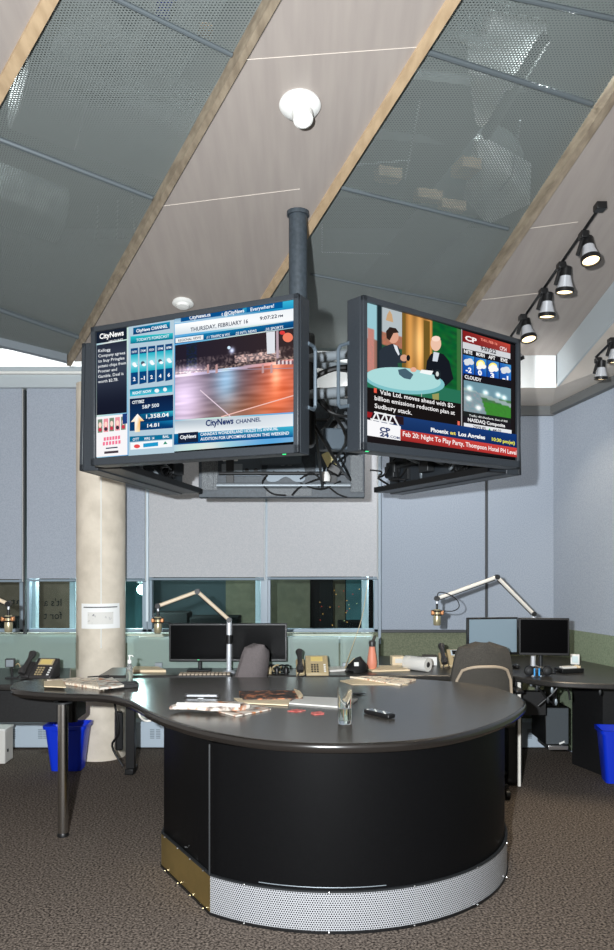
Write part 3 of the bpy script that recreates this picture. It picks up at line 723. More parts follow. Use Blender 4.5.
def picture_right(C):
    def bar(x0, ya, yb, x1, yc, yd, c): C.poly([(x0, ya), (x1, yc), (x1, yd), (x0, yb)], c)
    bar(78, 65, 530, 565, 211, 574, (28, 24, 26))
    # studio shot
    def studio(u, v):
        r, g, b = 60, 92, 84
        if u < .12:
            r, g, b = (150, 196, 206) if v < .42 else (150, 110, 96)
            if .03 < u < .1 and v > .3: r, g, b = 190+30*nz(u*60, v*60), 130, 120
        elif u < .17: r, g, b = 30, 44, 50
        elif u < .4:
            r, g, b = 176, 186, 190
            if v > .30: r, g, b = 170+40*nz(u*50, v*40), 112, 90
            if v > .45: r, g, b = 40, 84, 60
        elif u < .68:
            k = .5+.5*math.sin(u*60); r, g, b = 150+60*k, 104+44*k, 50+26*k
            k = gauss(u, v, .54, .35, .07, .3); r += 60*k; g += 60*k; b += 50*k
        else:
            r, g, b = 16+12*nz(u*20, v*10), 92+24*nz(u*12, v*20), 44
            if u > .95: r, g, b = 60, 110, 60
        if v > .82: r, g, b = 40, 110, 84
        return r, g, b
    C.grid([(78, 65), (390, 160), (390, 400), (78, 345)], 80, 60, studio)
    C.poly([(148, 130), (152, 112), (160, 98), (168, 112), (172, 137)], (196, 160, 120)); C.poly([(200, 102), (212, 106), (212, 290), (200, 286)], (120, 92, 40)); C.poly([(270, 130), (290, 134), (290, 300), (270, 296)], (110, 86, 36))
    # man on the left in a dark suit
    C.poly([(126, 230), (140, 216), (168, 206), (188, 214), (196, 240), (214, 252), (214, 268), (186, 268), (188, 296), (128, 296)], (42, 50, 60))
    C.poly([(172, 208), (184, 213), (192, 240), (188, 244), (178, 226)], (220, 226, 232)); C.ell((172, 183), 17, 22, (216, 160, 136)); C.poly([(150, 188), (148, 166), (160, 152), (180, 156), (190, 170), (172, 172), (160, 196)], (46, 34, 30)); C.ell((206, 252), 12, 11, (208, 156, 130)); C.ell((220, 252), 6, 10, (24, 26, 30))
    # bald man writing
    C.poly([(280, 262), (292, 240), (308, 232), (334, 240), (352, 262), (366, 320), (340, 344), (300, 316), (276, 296)], (22, 26, 34))
    C.poly([(302, 232), (320, 236), (314, 264), (298, 262)], (206, 214, 224)); C.ell((309, 206), 17, 24, (232, 190, 166)); C.ell((309, 190), 14, 9, (244, 214, 196))
    # glass table
    C.ell((208, 326), 129, 42, (126, 190, 196), 36, .10); C.ell((205, 320), 120, 36, (168, 214, 214), 36, .10)
    C.poly([(262, 290), (300, 294), (294, 308), (256, 300)], (240, 244, 244)); C.poly([(186, 290), (210, 286), (236, 306), (226, 322), (206, 318), (190, 306)], (70, 96, 110)); C.ell((236, 290), 10, 8, (226, 170, 146)); C.ell((314, 306), 11, 17, (30, 38, 44)); C.ell((313, 304), 5, 8, (210, 216, 214))
    C.line((122, 370), (186, 378), 2, (190, 210, 206)); C.line((262, 366), (262, 384), 2, (180, 200, 196)); C.poly([(296, 370), (318, 366), (318, 388), (298, 386)], (150, 150, 90))
    # caption
    bar(78, 345, 428, 391, 402, 478, (24, 20, 20))
    C.poly([(108, 349), (117, 351), (117, 366), (108, 364)], (232, 90, 70)); C.poly([(378, 456), (385, 457), (385, 470), (378, 469)], (232, 110, 90))
    C.text('Vale Ltd. moves ahead with $2-', (127, 369), (369, 414), 14.5, (246, 244, 244), .022)
    C.text('billion emissions reduction plan at', (110, 388), (369, 436.5), 14.5, (246, 244, 244), .022)
    C.text('Sudbury stack.', (110, 413), (230, 436), 14.5, (246, 244, 244), .022)
    # side column
    C.line((391, 160), (391, 480), 3, (170, 170, 174))
    bar(394, 163, 200, 548, 209, 238, [(130, 30, 32), (190, 70, 56), (150, 60, 56), (120, 24, 26)])
    C.text('CP', (402, 194), (440, 205), 15, (246, 236, 236), .07); C.text('24', (402, 213), (436, 222), 14, (150, 80, 90), .07)
    C.text('THU, FEB 16', (452, 196), (506, 212), 8, (250, 150, 130), .03); C.text('CP24', (514, 226), (536, 232), 12, (240, 220, 220), .04)
    bar(394, 200, 221, 548, 238, 257, (206, 208, 212)); C.text('9:07:22', (452, 227), (502, 240), 13, (20, 22, 30), .04)
    for k, (w, n) in enumerate((('NITE', '-2'), ('MORN', '0'), ('AFT', '3'), ('EVE', '-1'))):
        x = 394+k*39; y = 221+k*9
        C.poly([(x, y), (x+37, y+9), (x+37, y+27), (x, y+19)], (26, 24, 30)); C.text(w, (x+4, y+15), (x+31 if len(w) > 3 else x+26, y+21), 11.5, (250, 250, 250), .04)
        C.poly([(x, y+20), (x+37, y+28), (x+37, y+94), (x, y+88)], [(30, 90, 170), (70, 150, 214), (20, 80, 180), (10, 60, 150)])
        if 0 < k < 3: C.ell((x+18, y+43), 14, 14, (255, 240, 120)); C.ell((x+18, y+43), 9, 9, (255, 252, 220))
        for dx, dy, rx in ((12, 42, 9), (22, 40, 10), (28, 47, 8), (14, 49, 9)):
            if k != 1 or dy > 46: C.ell((x+dx, y+dy+(4 if k in (1, 2) else 0)), rx, 7, (216, 220, 226) if k in (0, 3) else (246, 246, 240))
        C.text(n, (x+9, y+77), (x+(28 if len(n) > 1 else 22), y+80), 16, (250, 252, 255), .06)
    bar(394, 302, 328, 548, 326, 352, (24, 22, 28)); C.text('CLOUDY', (398, 318), (452, 330), 11, (244, 244, 246), .04)
    def road(u, v):
        r, g, b = 110, 146, 160
        if v > .32+.05*u:
            r, g, b = 66+20*nz(u*9, v*9), 116+20*nz(u*8, v*14), 70
            if u > .2 and v > .5: r, g, b = 60, 132+14*nz(u*20, v*20), 50
        if abs(v-(.35+u*.25-.1)) < .05: r, g, b = 150, 170, 170
        if u < .25+v*.25 and v > .3: r, g, b = 130+30*nz(u*20, v*20), 150, 158
        for a, c in ((.12, .2), (.1, .5), (.3, .72), (.45, .25), (.72, .25), (.85, .3)):
            k = gauss(u, v, a, c, .05, .06); r += 190*k; g += 190*k; b += 170*k
        return r, g, b
    C.grid([(395, 324), (547, 352), (547, 462), (395, 438)], 36, 26, road)
    bar(395, 424, 444, 547, 448, 468, (30, 34, 34)); C.text('Traffic: 401/Renforth. East of 400', (412, 441), (536, 461), 6.5, (230, 232, 232), .02)
    bar(395, 440, 462, 547, 464, 486, (30, 28, 34)); C.text('NASDAQ Composite', (408, 457), (528, 477), 11, (244, 244, 246), .04)
    bar(395, 462, 478, 549, 486, 506, (226, 228, 232)); C.text('2959.85', (424, 479), (466, 486), 9, (30, 30, 40), .03); C.text('44.02', (488, 490), (516, 494), 9, (30, 30, 40), .03)
    C.poly([(470, 491), (478, 480), (486, 494)], (40, 170, 90))
    # lower bars
    bar(80, 424, 494, 565, 500, 544, [(30, 60, 110), (20, 56, 120), (14, 40, 90), (16, 40, 84)])
    bar(80, 424, 452, 200, 444, 470, (40, 26, 32)); C.poly([(82, 426), (100, 430), (94, 446), (82, 444)], (150, 30, 34))
    for a, b in (((98, 456), (112, 428)), ((112, 428), (124, 462)), ((124, 462), (140, 432)), ((140, 432), (150, 468)), ((150, 468), (162, 438)), ((92, 450), (166, 464)), ((104, 428), (172, 442)), ((166, 440), (186, 478))): C.line(a, b, 5, (236, 238, 240))
    C.poly([(82, 452), (190, 474), (190, 520), (82, 503)], (244, 244, 246))
    C.text('CP', (122, 490), (156, 496), 15, (44, 60, 104), .08); C.text('24', (122, 505), (152, 510), 13, (44, 60, 104), .08); C.text('.COM', (153, 510), (186, 516), 8, (44, 60, 104), .04)
    C.text('Phoenix', (287, 491), (344, 499), 13, (250, 250, 250), .05); C.text('at', (349, 499), (368, 502), 11, (240, 220, 90), .04); C.text('Los Angeles', (376, 504), (462, 516), 13, (250, 250, 250), .05); C.text('10:30 pm(et)', (484, 520), (558, 533), 11, (240, 236, 80), .04)
    bar(188, 484, 519, 565, 544, 574, [(190, 60, 54), (206, 70, 64), (176, 50, 48), (150, 40, 40)])
    C.text('Feb 20: Night To Play Party, Thompson Hotel PH Level', (196, 505), (563, 566), 15.5, (246, 236, 234), .03)
    bar(80, 521, 532, 565, 578, 590, (22, 20, 22)) if False else None

# ------------------------------------------------------------------ wall displays hung in a ring
SW, SH = 1.02, .574
def display(label, cx, cy, zc, yaw, roll=0, paint=None, off=(0, 0), k=1, depth=.085, back=False, handle=0):
    t = thing('display_screen', label, 'television', (cx, cy, zc), yaw, 'displays hung in a ring round the pole')
    t.rotation_euler = (0, roll, yaw)
    W, Hh, bz = SW+.046, SH+.058, .024
    hz = -.006
    b = MB(); b.box((0, depth/2+.004, hz), (W, depth-.004, Hh)); b.build('housing', M['bezel'] if not back else M['tvback'], t, bevel=.004)
    # bezel: four bars round the glass
    b = MB()
    b.box((0, -.004, Hh/2+hz-bz/2), (W, .018, bz)); b.box((0, -.004, -Hh/2+hz+.017), (W, .018, .034))
    b.box((-W/2+.0115, -.004, hz), (.023, .018, Hh)); b.box((W/2-.0115, -.004, hz), (.023, .018, Hh))
    b.build('bezel', M['bezel'], t, bevel=.003)
    MB().box((0, .006, 0), (SW+.01, .006, SH+.01)).build('screen_glass', M['screen_off'], t, smooth=False)
    bpy.context.view_layer.update()
    if paint:
        mw = Matrix.Translation((cx, cy, zc)) @ t.rotation_euler.to_matrix().to_4x4()
        C = Canvas(mw.inverted(), .0028, off, k); paint(C); C.build('screen_picture', t)
    # rear structure: ribs, rails, plate
    r = MB()
    for x in (-.33, .33): r.box((x, depth+.012, 0), (.05, .02, Hh*.8))
    for z in (-.17, .17): r.tube([(-.4, depth+.04, z), (.4, depth+.04, z)], .012, 10)
    r.build('rear_rail', M['dark'], t, bevel=.002)
    MB().box((0, depth+.06, 0), (.26, .02, .24)).build('mount_plate', M['tvplate'] if back else M['dark'], t, bevel=.008)
    if handle:
        x = handle*(W/2); q = MB()
        q.tube([(x-.0*handle, depth-.012, .13), (x+handle*.0, depth+.04, .13), (x+handle*.0, depth+.055, .115), (x, depth+.055, -.115), (x, depth+.04, -.13), (x, depth-.012, -.13)], .008, 8)
        q.build('side_handle', M['tvplate'], t)
    return t, W, Hh

L1, _, _ = display('lit display showing a rain-wet city street at night beside blue forecast panels', -.505, 3.417, EYE+.724, math.radians(-26.7), paint=picture_left, off=(80, 300), k=2.558, handle=1)
L2, _, _ = display('lit display showing two men at a round glass studio table above a red ticker', .632, 3.60, EYE+.745, math.radians(39.6), paint=picture_right, off=(340, 280), k=3.2316, handle=-1)
def rear_display(label, near, far, zb_n, zb_f, out, **kw):
    """housing runs from near to far corner in plan; screen looks outwards"""
    n_, f_ = Vector(near), Vector(far); c = (n_+f_)/2; d = f_-n_
    yaw = math.atan2(d.y, d.x)+(PI if out < 0 else 0)
    roll = math.atan2(zb_n-zb_f, d.length)*(1 if out > 0 else -1)
    zc = EYE+(zb_n+zb_f)/2+(SH+.058)/2+.006
    return display(label, c.x, c.y, zc, yaw, roll=roll, **kw)
# local x axis along the edge; the screen faces local -y
RL = rear_display('left rear display of the ring, seen only as a dark rear frame with cables', (-1.10, 3.93), (-.85, 4.96), .407, .366, -1)
RR = rear_display('display at the right rear of the ring, dark rear frame visible under the studio programme', (.585, 5.06), (1.09, 4.10), .372, .405, -1)
RB = rear_display('blue grey casing of the display seen from behind between the two lit ones', (.385, 5.22), (-.71, 5.22), .362, .362, 1, back=True)

# detail of the casing seen from behind
rb = RB[0]; D0 = .085
def rbx(px): return -(XatY(px, 5.14)-rb.location.x)     # its local x runs towards the left of the picture
def rbz(py): return at(0, py, 5.12).z-rb.location.z
def rbox(name, m, x0, x1, y0_, y1_, th=.012, dy=0, bevel=.003):
    a, b = rbx(x0), rbx(x1)
    return MB().box(((a+b)/2, D0+dy+th/2, (rbz(y0_)+rbz(y1_))/2), (abs(b-a), th, abs(rbz(y1_)-rbz(y0_)))).build(name, M[m], rb, bevel=bevel)
rbox('vented_side', 'dots', 202, 218, 452, 490); rbox('vented_side', 'dots', 350, 363, 455, 492)
rbox('side_strip', 'dots', 208, 214, 454, 488, .018)
rbox('inner_panel', 'tvplate', 224, 262, 448, 476, .01); rbox('label_plate', 'white', 223, 238, 455, 461, .014); rbox('connector_bay', 'greymetal', 222, 243, 464, 473, .02)
rbox('inner_panel', 'tvplate', 315, 346, 452, 474, .01); rbox('lower_panel', 'dots', 266, 312, 488, 496, .01)
pp = MB(); pp.prism(catmull([(rbx(x), rbz(y)) for x, y in ((268, 440), (304, 440), (306, 450), (300, 458), (304, 466), (305, 480), (296, 482), (286, 477), (276, 482), (267, 480), (268, 466), (273, 458), (267, 450))], 4), 0, .014)
po = pp.build('shaped_plate', M['tvplate'], rb); po.rotation_euler = (PI/2, 0, 0); po.location = (0, D0+.034, 0)
for x, y in ((276, 455), (296, 455), (276, 462), (296, 462), (274, 472), (298, 472), (272, 446), (300, 446)): MB().box((rbx(x), D0+.04, rbz(y)), (.01, .012, .01)).build('bolt', M['dark'], rb, smooth=False)
bo = MB()
for x in (283, 290): bo.tube([(rbx(x), D0+.045, rbz(436)), (rbx(x), D0+.045, rbz(466))], .013, 12)
bo.build('plate_tube', M['greymetal'], rb)
for x in (247, 256): MB().tube([(rbx(x), D0, rbz(470.5)), (rbx(x), D0+.02, rbz(470.5))], .014, 12).build('knob', M['black'], rb)
MB().tube([(rbx(218), D0+.07, rbz(486)), (rbx(350), D0+.07, rbz(486))], .016, 12).build('cross_tube', M['greymetal'], rb)
MB().tube([(rbx(305), D0+.07, rbz(443)), (rbx(352), D0+.07, rbz(443))], .014, 12).build('cross_tube', M['greymetal'], rb)
def cable(name, pts, r, m, parent=None): return MB().tube([tuple(p) for p in catmull([Vector(p) for p in pts], 5, closed=False)], r, 8).build(name, M[m], parent)
def rp(px, py, dy=.08): return (rbx(px), D0+dy, rbz(py))
for pts in (((322, 440), (326, 452), (330, 462), (338, 470), (344, 462), (342, 450), (334, 444)), ((268, 476), (263, 484), (272, 494), (286, 496)), ((300, 480), (312, 474), (324, 484), (336, 494), (346, 498)), ((318, 488), (326, 480), (330, 472), (340, 468)), ((300, 484), (320, 490), (340, 482)), ((292, 496), (300, 488), (318, 480), (322, 486))):
    cable('black_cable', [rp(*p) for p in pts], .005, 'black', rb)
tg = MB().box((0, 0, 0), (.06, .03, .11)).build('cable_tag', M['tag'], rb, bevel=.006); tg.location = rp(329, 462, .1); tg.rotation_euler = (0, .45, 0)
pgm = MB().box((0, 0, 0), (.09, .05, .06)).build('plug', M['black'], rb, bevel=.01); pgm.location = rp(334, 471, .1); pgm.rotation_euler = (0, -.5, 0)
MB().lathe([(.03, -.03), (.034, 0), (.02, .03)], rp(325, 478, .1), 12).build('white_connector', M['white'], rb)

# cable bundles beneath the two rear side displays
def clutter(t, seed, n=16, along=(-.46, .46)):
    rnd = random.Random(seed)
    for k in range(n):
        x = rnd.uniform(*along); z = -SH/2+rnd.uniform(0.0, .14); y = .1+rnd.uniform(.01, .09)
        pts = [(x, y, z)]
        for j in range(4): x += rnd.uniform(-.1, .1); z = max(-SH/2-.01, min(z+rnd.uniform(-.09, .09), -.08)); y = .1+rnd.uniform(.0, .1); pts.append((x, y, z))
        cable('black_cable', pts, rnd.uniform(.004, .009), 'black' if k % 4 else 'greymetal', t)
    for k in range(4):
        x = rnd.uniform(*along); MB().box((x, .13, -SH/2+.07+rnd.uniform(0, .05)), (.09, .05, .07)).build('power_adapter', M['dark'], t, bevel=.006)
clutter(RL[0], 3); clutter(RR[0], 5)
for t in (RL[0], RR[0]):
    b = MB(); b.box((0, .14, -SH/2-.026), (SW+.03, .13, .006)); b.box((0, .205, -SH/2-.012), (SW+.03, .006, .03)); b.build('lower_channel', M['black'], t)
MB().lathe([(.004, 0), (.006, .004), (.002, .008)], (-.3, .1, -SH/2-.02), 8).build('status_light', M['led'], RL[0])
MB().lathe([(.004, 0), (.006, .004), (.002, .008)], (.3, .1, -SH/2-.02), 8).build('status_light', M['led'], RR[0])
for t, x in ((L1, SW/2-.06), (L2, -SW/2+.01)):
    MB().tube([(x, .01, -SH/2-.035), (x+.016, .01, -SH/2-.035)], .0025, 8).build('status_light', M['led'], t)

# ceiling pole with arms to each display
px_, py_ = -.045, 4.0
cp = thing('ceiling_pole', 'thick grey pole dropping from the ceiling to carry the ring of displays', 'pole', (px_, py_, EYE))
zt = CA-CB*py_
b = MB(); b.tube([(0, 0, .52), (0, 0, zt-.004)], .046, 28); b.build('shaft', M['pole'], cp)
b = MB(); b.tube([(0, 0, zt-.02), (0, 0, zt+.0)], .056, 28); b.build('ceiling_flange', M['pole'], cp)
b = MB(); b.tube([(0, 0, 1.165), (0, 0, 1.195)], .051, 28); b.tube([(0, 0, 1.12), (0, 0, 1.15)], .049, 28); b.build('clamp_ring', M['pole'], cp)
b = MB(); b.box((.02, .03, .82), (.13, .15, .56)); b.build('shade_box', M['black'], cp, bevel=.02)  # black box added for the shadow beside the left display
def arm_to(t, z, r=.026):
    mw = Matrix.Translation(t.location) @ t.rotation_euler.to_matrix().to_4x4()
    e = mw @ Vector((0, .15, 0)); e = Vector((e.x-px_, e.y-py_, z))
    MB().tube([(0, 0, z), e], r, 16).build('arm', M['greymetal'], cp)
    MB().box(e+(Vector((0, 0, 0))-e)*.02, (.05, .05, .10), RZ(t.rotation_euler.z)).build('arm_bracket', M['dark'], cp, bevel=.004)
for t in (L1, L2, RL[0], RR[0], RB[0]):
    arm_to(t, .97, .024); arm_to(t, .79, .026)
for k, (a, b_, c_) in enumerate((((.05, -.03, .86), (.2, -.05, .92), (.45, -.12, .9)), ((.1, .1, .84), (.2, .4, .8), (.12, .9, .72)), ((.1, 0, .8), (.25, .2, .62), (.2, .8, .55)), ((.08, 0, .8), (.16, -.05, .70), (.28, -.02, .68)), ((.06, .1, .7), (.2, .3, .5), (.3, .9, .46)), ((.07, .05, .8), (.1, .3, .6), (.14, 1.0, .42)))):
    cable('cable_bundle', [a, b_, c_], .014 if k < 2 else .008, 'black', cp)
MB().box((.22, .5, .64), (.2, .12, .12), RZ(.2)).build('junction_box', M['tvplate'], cp, bevel=.01)

# ------------------------------------------------------------------ the console in the middle
TZ = .76
outline_px = [(10, 686.5), (14, 689), (26, 691), (62, 693.5), (104, 695), (125, 699.5), (138, 705.5), (149, 712), (170, 720.5), (210, 731.5), (265, 740), (330, 743.5), (400, 741.5), (450, 735.5), (490, 725), (515, 714), (526, 704), (520, 696), (500, 688.5), (470, 683), (420, 679), (360, 677), (300, 676.8), (240, 677), (190, 677.2), (140, 677.8), (80, 678), (44, 678.6), (24, 680.2), (14, 682.8)]
out = [onz(x, y, TZ).xy for x, y in outline_px]
outl = [Vector((p.x, p.y)) for p in catmull([Vector((p.x, p.y, 0)) for p in out], 4)]
cons = thing('news_console', 'large black studio console with curved drum base and kidney shaped worktop', 'desk', (.11, 4.03, 0))
org = Vector((.11, 4.03))
loc = [p-org for p in outl]
A_ = sum(loc[i-1].x*loc[i].y-loc[i].x*loc[i-1].y for i in range(len(loc)))
if A_ < 0: loc = loc[::-1]
def loft(rings, m, name, parent):
    b = MB(); n = len(rings[0][0]); vs = []; fs = []
    for poly, z in rings: vs += [(p.x, p.y, z) for p in poly]
    for i in range(len(rings)-1):
        for k in range(n): fs.append((i*n+k, i*n+(k+1) % n, (i+1)*n+(k+1) % n, (i+1)*n+k))
    fs.append(tuple(range(n-1, -1, -1))); fs.append(tuple((len(rings)-1)*n+k for k in range(n)))
    b.add(vs, fs); return b.build(name, m, parent)
loft([(offset_poly(loc, .012), TZ-.006), (offset_poly(loc, .012), TZ)], M['black_lam'], 'worktop', cons)
loft([(offset_poly(loc, .03), TZ-.045), (offset_poly(loc, .006), TZ-.040), (offset_poly(loc, .0), TZ-.032), (offset_poly(loc, -.002), TZ-.02), (offset_poly(loc, .0), TZ-.008), (offset_poly(loc, .005), TZ-.003), (offset_poly(loc, .0125), TZ-.0012)], M['black_edge'], 'edge_band', cons)
BR = .872
def arc(a0, a1, n, r=BR): return [Vector((r*math.cos(math.radians(a0+(a1-a0)*i/n)), r*math.sin(math.radians(a0+(a1-a0)*i/n)))) for i in range(n+1)]
c1 = Vector((-.403, 3.324))-org; c0 = Vector((-.698, 3.834))-org
a1 = math.degrees(math.atan2(c1.y, c1.x)) % 360-360
R1 = c1.length
front = arc(a1, 150, 72)
foot = front+[Vector((-.81, .30)), c0]
def insetp(poly, d): return [p-p.normalized()*d for p in poly]
top_b = MB(); top_b.prism([tuple(p) for p in insetp(foot, .012)], .165, TZ-.046); top_b.build('drum_body', M['black_body'], cons)
b = MB(); b.prism([tuple(p) for p in insetp(foot, .06)], .0, .16); b.build('recessed_core', M['black'], cons)
# plinth: perforated round the curve, plain polished on the facet
def band(pts, z0, z1, th, m, name, uv=True, parent=cons):
    vs = []; fs = []; n = len(pts); L = [0]
    for i in range(1, n): L.append(L[-1]+(pts[i]-pts[i-1]).length)
    inn = insetp(pts, th)
    for i in range(n): vs += [(pts[i].x, pts[i].y, z0), (pts[i].x, pts[i].y, z1), (inn[i].x, inn[i].y, z1), (inn[i].x, inn[i].y, z0)]
    for i in range(n-1):
        for k in range(4): fs.append((i*4+k, i*4+(k+1) % 4, i*4+4+(k+1) % 4, i*4+4+k))
    fs += [(3, 2, 1, 0), tuple(4*(n-1)+k for k in range(4))]
    me = bpy.data.meshes.new(name); me.from_pydata(vs, [], fs); me.materials.append(m)
    u = me.uv_layers.new(name='UVMap')
    for lp in me.loops:
        i = lp.vertex_index//4; k = lp.vertex_index % 4
        u.data[lp.index].uv = (L[i], z1 if k in (1, 2) else z0)
    bm = bmesh.new(); bm.from_mesh(me); bmesh.ops.recalc_face_normals(bm, faces=bm.faces); bm.to_mesh(me); bm.free()
    me.polygons.foreach_set('use_smooth', [True]*len(me.polygons)); me.set_sharp_from_angle(angle=.6)
    o = bpy.data.objects.new(name, me); COL.objects.link(o); o.parent = parent; return o
band(front, .012, .16, .006, M['perf'], 'perforated_plinth')
band([c0, c1], .012, .16, .006, M['warm_steel'], 'polished_plinth')
band([Vector((-.81, .30)), c0], .012, .16, .006, M['warm_steel'], 'polished_plinth')
band(insetp(foot+[foot[0]], -.004), .0, .011, .02, M['black'], 'floor_strip')
band(insetp(foot+[foot[0]], -.002), .161, .168, .012, M['dark'], 'plinth_cap')
for i in range(3, 60, 6):
    for z in (.166, .008):
        p = front[i]; MB().lathe([(.004, 0), (.004, .004), (.001, .006)], (0, 0, 0), 8, rot=Matrix.Rotation(PI/2, 3, 'X')).build('screw', M['nickel'], cons, loc=(p.x*1.006, p.y*1.006, z), rot=(0, 0, math.atan2(p.y, p.x)+PI/2))
for t in (.12, .4, .65, .9):
    p = c0.lerp(c1, t)
    for z in (.166, .008): MB().lathe([(.004, 0), (.004, .004), (.001, .006)], (0, 0, 0), 8, rot=Matrix.Rotation(PI/2, 3, 'X')).build('screw', M['nickel'], cons, loc=(p.x*1.008, p.y*1.008, z), rot=(0, 0, -1.05))
# seams of the access panel
MB().box((c1.x*1.0-.002, c1.y*1.0-.000, .44), (.006, .006, .54)).build('panel_seam', M['dark'], cons)
p = front[14]; q = front[30]
MB().tube([tuple((*(v*1.0), .178)) for v in insetp(front[4:14], .010)], .0018, 6).build('lower_seam', M['greymetal'], cons)
MB().box((c0.x*.78+c1.x*.22-.0, c0.y*.78+c1.y*.22-.012, .70), (.03, .02, .012)).build('latch', M['dark'], cons)
# leg under the lobe
lp = onz(63, 836, 0); lx, ly = lp.x-org.x, lp.y-org.y
lg = MB(); lg.tube([(lx, ly, .012), (lx, ly, TZ-.045)], .027, 28); lg = lg.build('leg', M['steel'], cons)
MB().lathe([(.03, 0), (.03, .012), (.027, .02)], (lx, ly, 0), 24).build('foot', M['black'], lg)
MB().lathe([(.05, TZ-.052), (.05, TZ-.045)], (lx, ly, 0), 24).build('mounting_flange', M['dark'], lg)
MB().lathe([(.008, .03), (.008, .045)], (0, 0, 0), 8)
# loop of cable beneath the worktop, right of the column
def px3(px, py, Y): return at(px, py, Y)-Vector((.11, 4.03, 0))
cable('hanging_cable', [px3(138, 706, 4.35), px3(140, 716, 4.35), px3(147, 721, 4.3), px3(156, 717, 4.3), px3(158, 706, 4.3)], .006, 'arm_white', cons)
MB().box(px3(147, 731, 4.9), (.02, .02, .12)).build('outlet', M['white'], bpy.data.objects['baseboard_back'], smooth=False).location = (0, 1.2, 0)

# ------------------------------------------------------------------ things lying on the console
def sheet(corners, z, m, label, cat, name='paper_sheet', th=.003, wave=.004, nx=8, ny=5, curl=0, group=None, seed=1):
    """paper lying on a worktop; corners TL TR BR BL in photo pixels"""
    c = [onz(*p, z) for p in corners]; ctr = sum(c, Vector())/4
    b = MB(); vs = []; fs = []
    for s_ in (0, 1):
        for j in range(ny+1):
            for i in range(nx+1):
                u, v = i/nx, j/ny
                p = c[0]*(1-u)*(1-v)+c[1]*u*(1-v)+c[2]*u*v+c[3]*(1-u)*v-ctr
                hgt = wave*(1+nz(u*2.3+seed, v*2.1, seed))+curl*(abs(u-.5)*2)**3
                vs.append((p.x, p.y, (hgt+th) if s_ else (hgt*0.0+.0005)))
    n = (nx+1)*(ny+1)
    for j in range(ny):
        for i in range(nx):
            a = j*(nx+1)+i; fs.append((a, a+nx+1, a+nx+2, a+1)); fs.append((n+a, n+a+1, n+a+nx+2, n+a+nx+1))
    ring = [i for i in range(nx+1)]+[j*(nx+1)+nx for j in range(1, ny+1)]+[ny*(nx+1)+i for i in range(nx-1, -1, -1)]+[j*(nx+1) for j in range(ny-1, 0, -1)]
    for k in range(len(ring)): a, d_ = ring[k], ring[(k+1) % len(ring)]; fs.append((a, d_, n+d_, n+a))
    o = b.add(vs, fs).build(name, M[m], loc=(ctr.x, ctr.y, z))
    return tag(o, label, cat, group)
T = TZ+.0006
sheet([(47, 682), (75, 680), (113, 682.5), (104, 690.5)], T, 'news', 'open newspaper spread on the lobe of the console before the column', 'newspaper', 'newspaper', th=.008, wave=.006)
sheet([(44, 682), (62, 681), (66, 688), (44, 687)], T+.012, 'manila', 'cream folded sheet on the left end of the console lobe', 'paper', wave=.003)
nb = sheet([(96, 680), (112, 679.5), (124, 687), (100, 690)], T+.014, 'newsc', 'loose white newspaper page on top of the lobe newspaper pile', 'newspaper', 'newspaper', wave=.008, seed=3)
# black tray and pen
c = onz(124, 687, T); tr = thing('document_tray', 'shallow black tray on the console lobe under the hand sanitizer', 'tray', c, .35)
MB().box((0, 0, .004), (.15, .10, .008)).build('base', M['black'], tr, bevel=.003)
for x, y, sx, sy in ((0, .05, .15, .006), (0, -.05, .15, .006), (.073, 0, .006, .10)): MB().box((x, y, .012), (sx, sy, .022)).build('rim', M['black'], tr, bevel=.002)
pe = MB().tube([(-.06, 0, 0), (.06, .02, .006)], .004, 8).build('pen', M['black'], loc=onz(98, 683, T)+Vector((0, 0, .034))); tag(pe, 'black pen on the newspaper on the console lobe', 'pen')
# hand sanitizer
s = thing('pump_bottle', 'clear hand sanitizer pump bottle standing on the console lobe', 'bottle', onz(129.5, 684.5, T)+Vector((0, 0, .0085)))
MB().lathe([(.016, 0), (.019, .004), (.019, .085), (.016, .1), (.009, .108), (.009, .118)], n=20, sx=1.0, sy=.7).build('bottle_body', M['clearpl'], s)
MB().lathe([(.0155, .003), (.0165, .006), (.0165, .07), (.015, .0705)], n=20, sy=.66).build('gel', M['water'], s)
b = MB(); b.lathe([(.011, .112), (.011, .13), (.004, .134), (.004, .15), (.008, .152), (.008, .158)], n=16); b.tube([(0, 0, .156), (.018, -.01, .157), (.024, -.012, .150)], .003, 8); b.build('pump', M['white'], s)
# silver strip device
s = thing('silver_bracket', 'slim silver bar with dark ends on the console behind the rolled newspaper', 'bar', onz(202, 697.5, T), -.03)
MB().box((0, 0, .010), (.165, .022, .010)).build('bar', M['lamp_body'], s, bevel=.002)
for x in (-.083, .083): MB().box((x, 0, .009), (.012, .03, .017)).build('end_cap', M['phone_dark'], s, bevel=.003)
MB().box((0, -.035, .0015), (.03, .05, .002)).build('tongue', M['steel'], s)
# rolled newspaper with loose leaves
sheet([(185, 703), (238, 703), (271, 710), (236, 717)], T, 'newsc', 'spread newspaper leaves under the folded newspaper at front left of console', 'newspaper', 'newspaper', wave=.004, seed=5)
c = onz(210, 712, T)
s = thing('folded_newspaper', 'thick folded white newspaper with orange pictures near the front edge of the console', 'newspaper', c+Vector((0, 0, .011)), -.12)
b = MB(); prof = []
for k in range(16):
    a = 2*PI*k/16; prof.append((.085*math.copysign(abs(math.cos(a))**.55, math.cos(a)), .0125+.0125*math.copysign(abs(math.sin(a))**.8, math.sin(a))))
n = len(prof); vs = []; fs = []
for i in range(9):
    x = -.16+.32*i/8; k = 1-.18*abs(i-4)/4*((i > 4)*.6+.4)
    for y, z in prof: vs.append((x+y*.25, y*k*.62+.012*math.sin(i*.9), z*(1-.12*math.sin(i*1.7))))
for i in range(8):
    for k in range(n): fs.append((i*n+k, i*n+(k+1) % n, (i+1)*n+(k+1) % n, (i+1)*n+k))
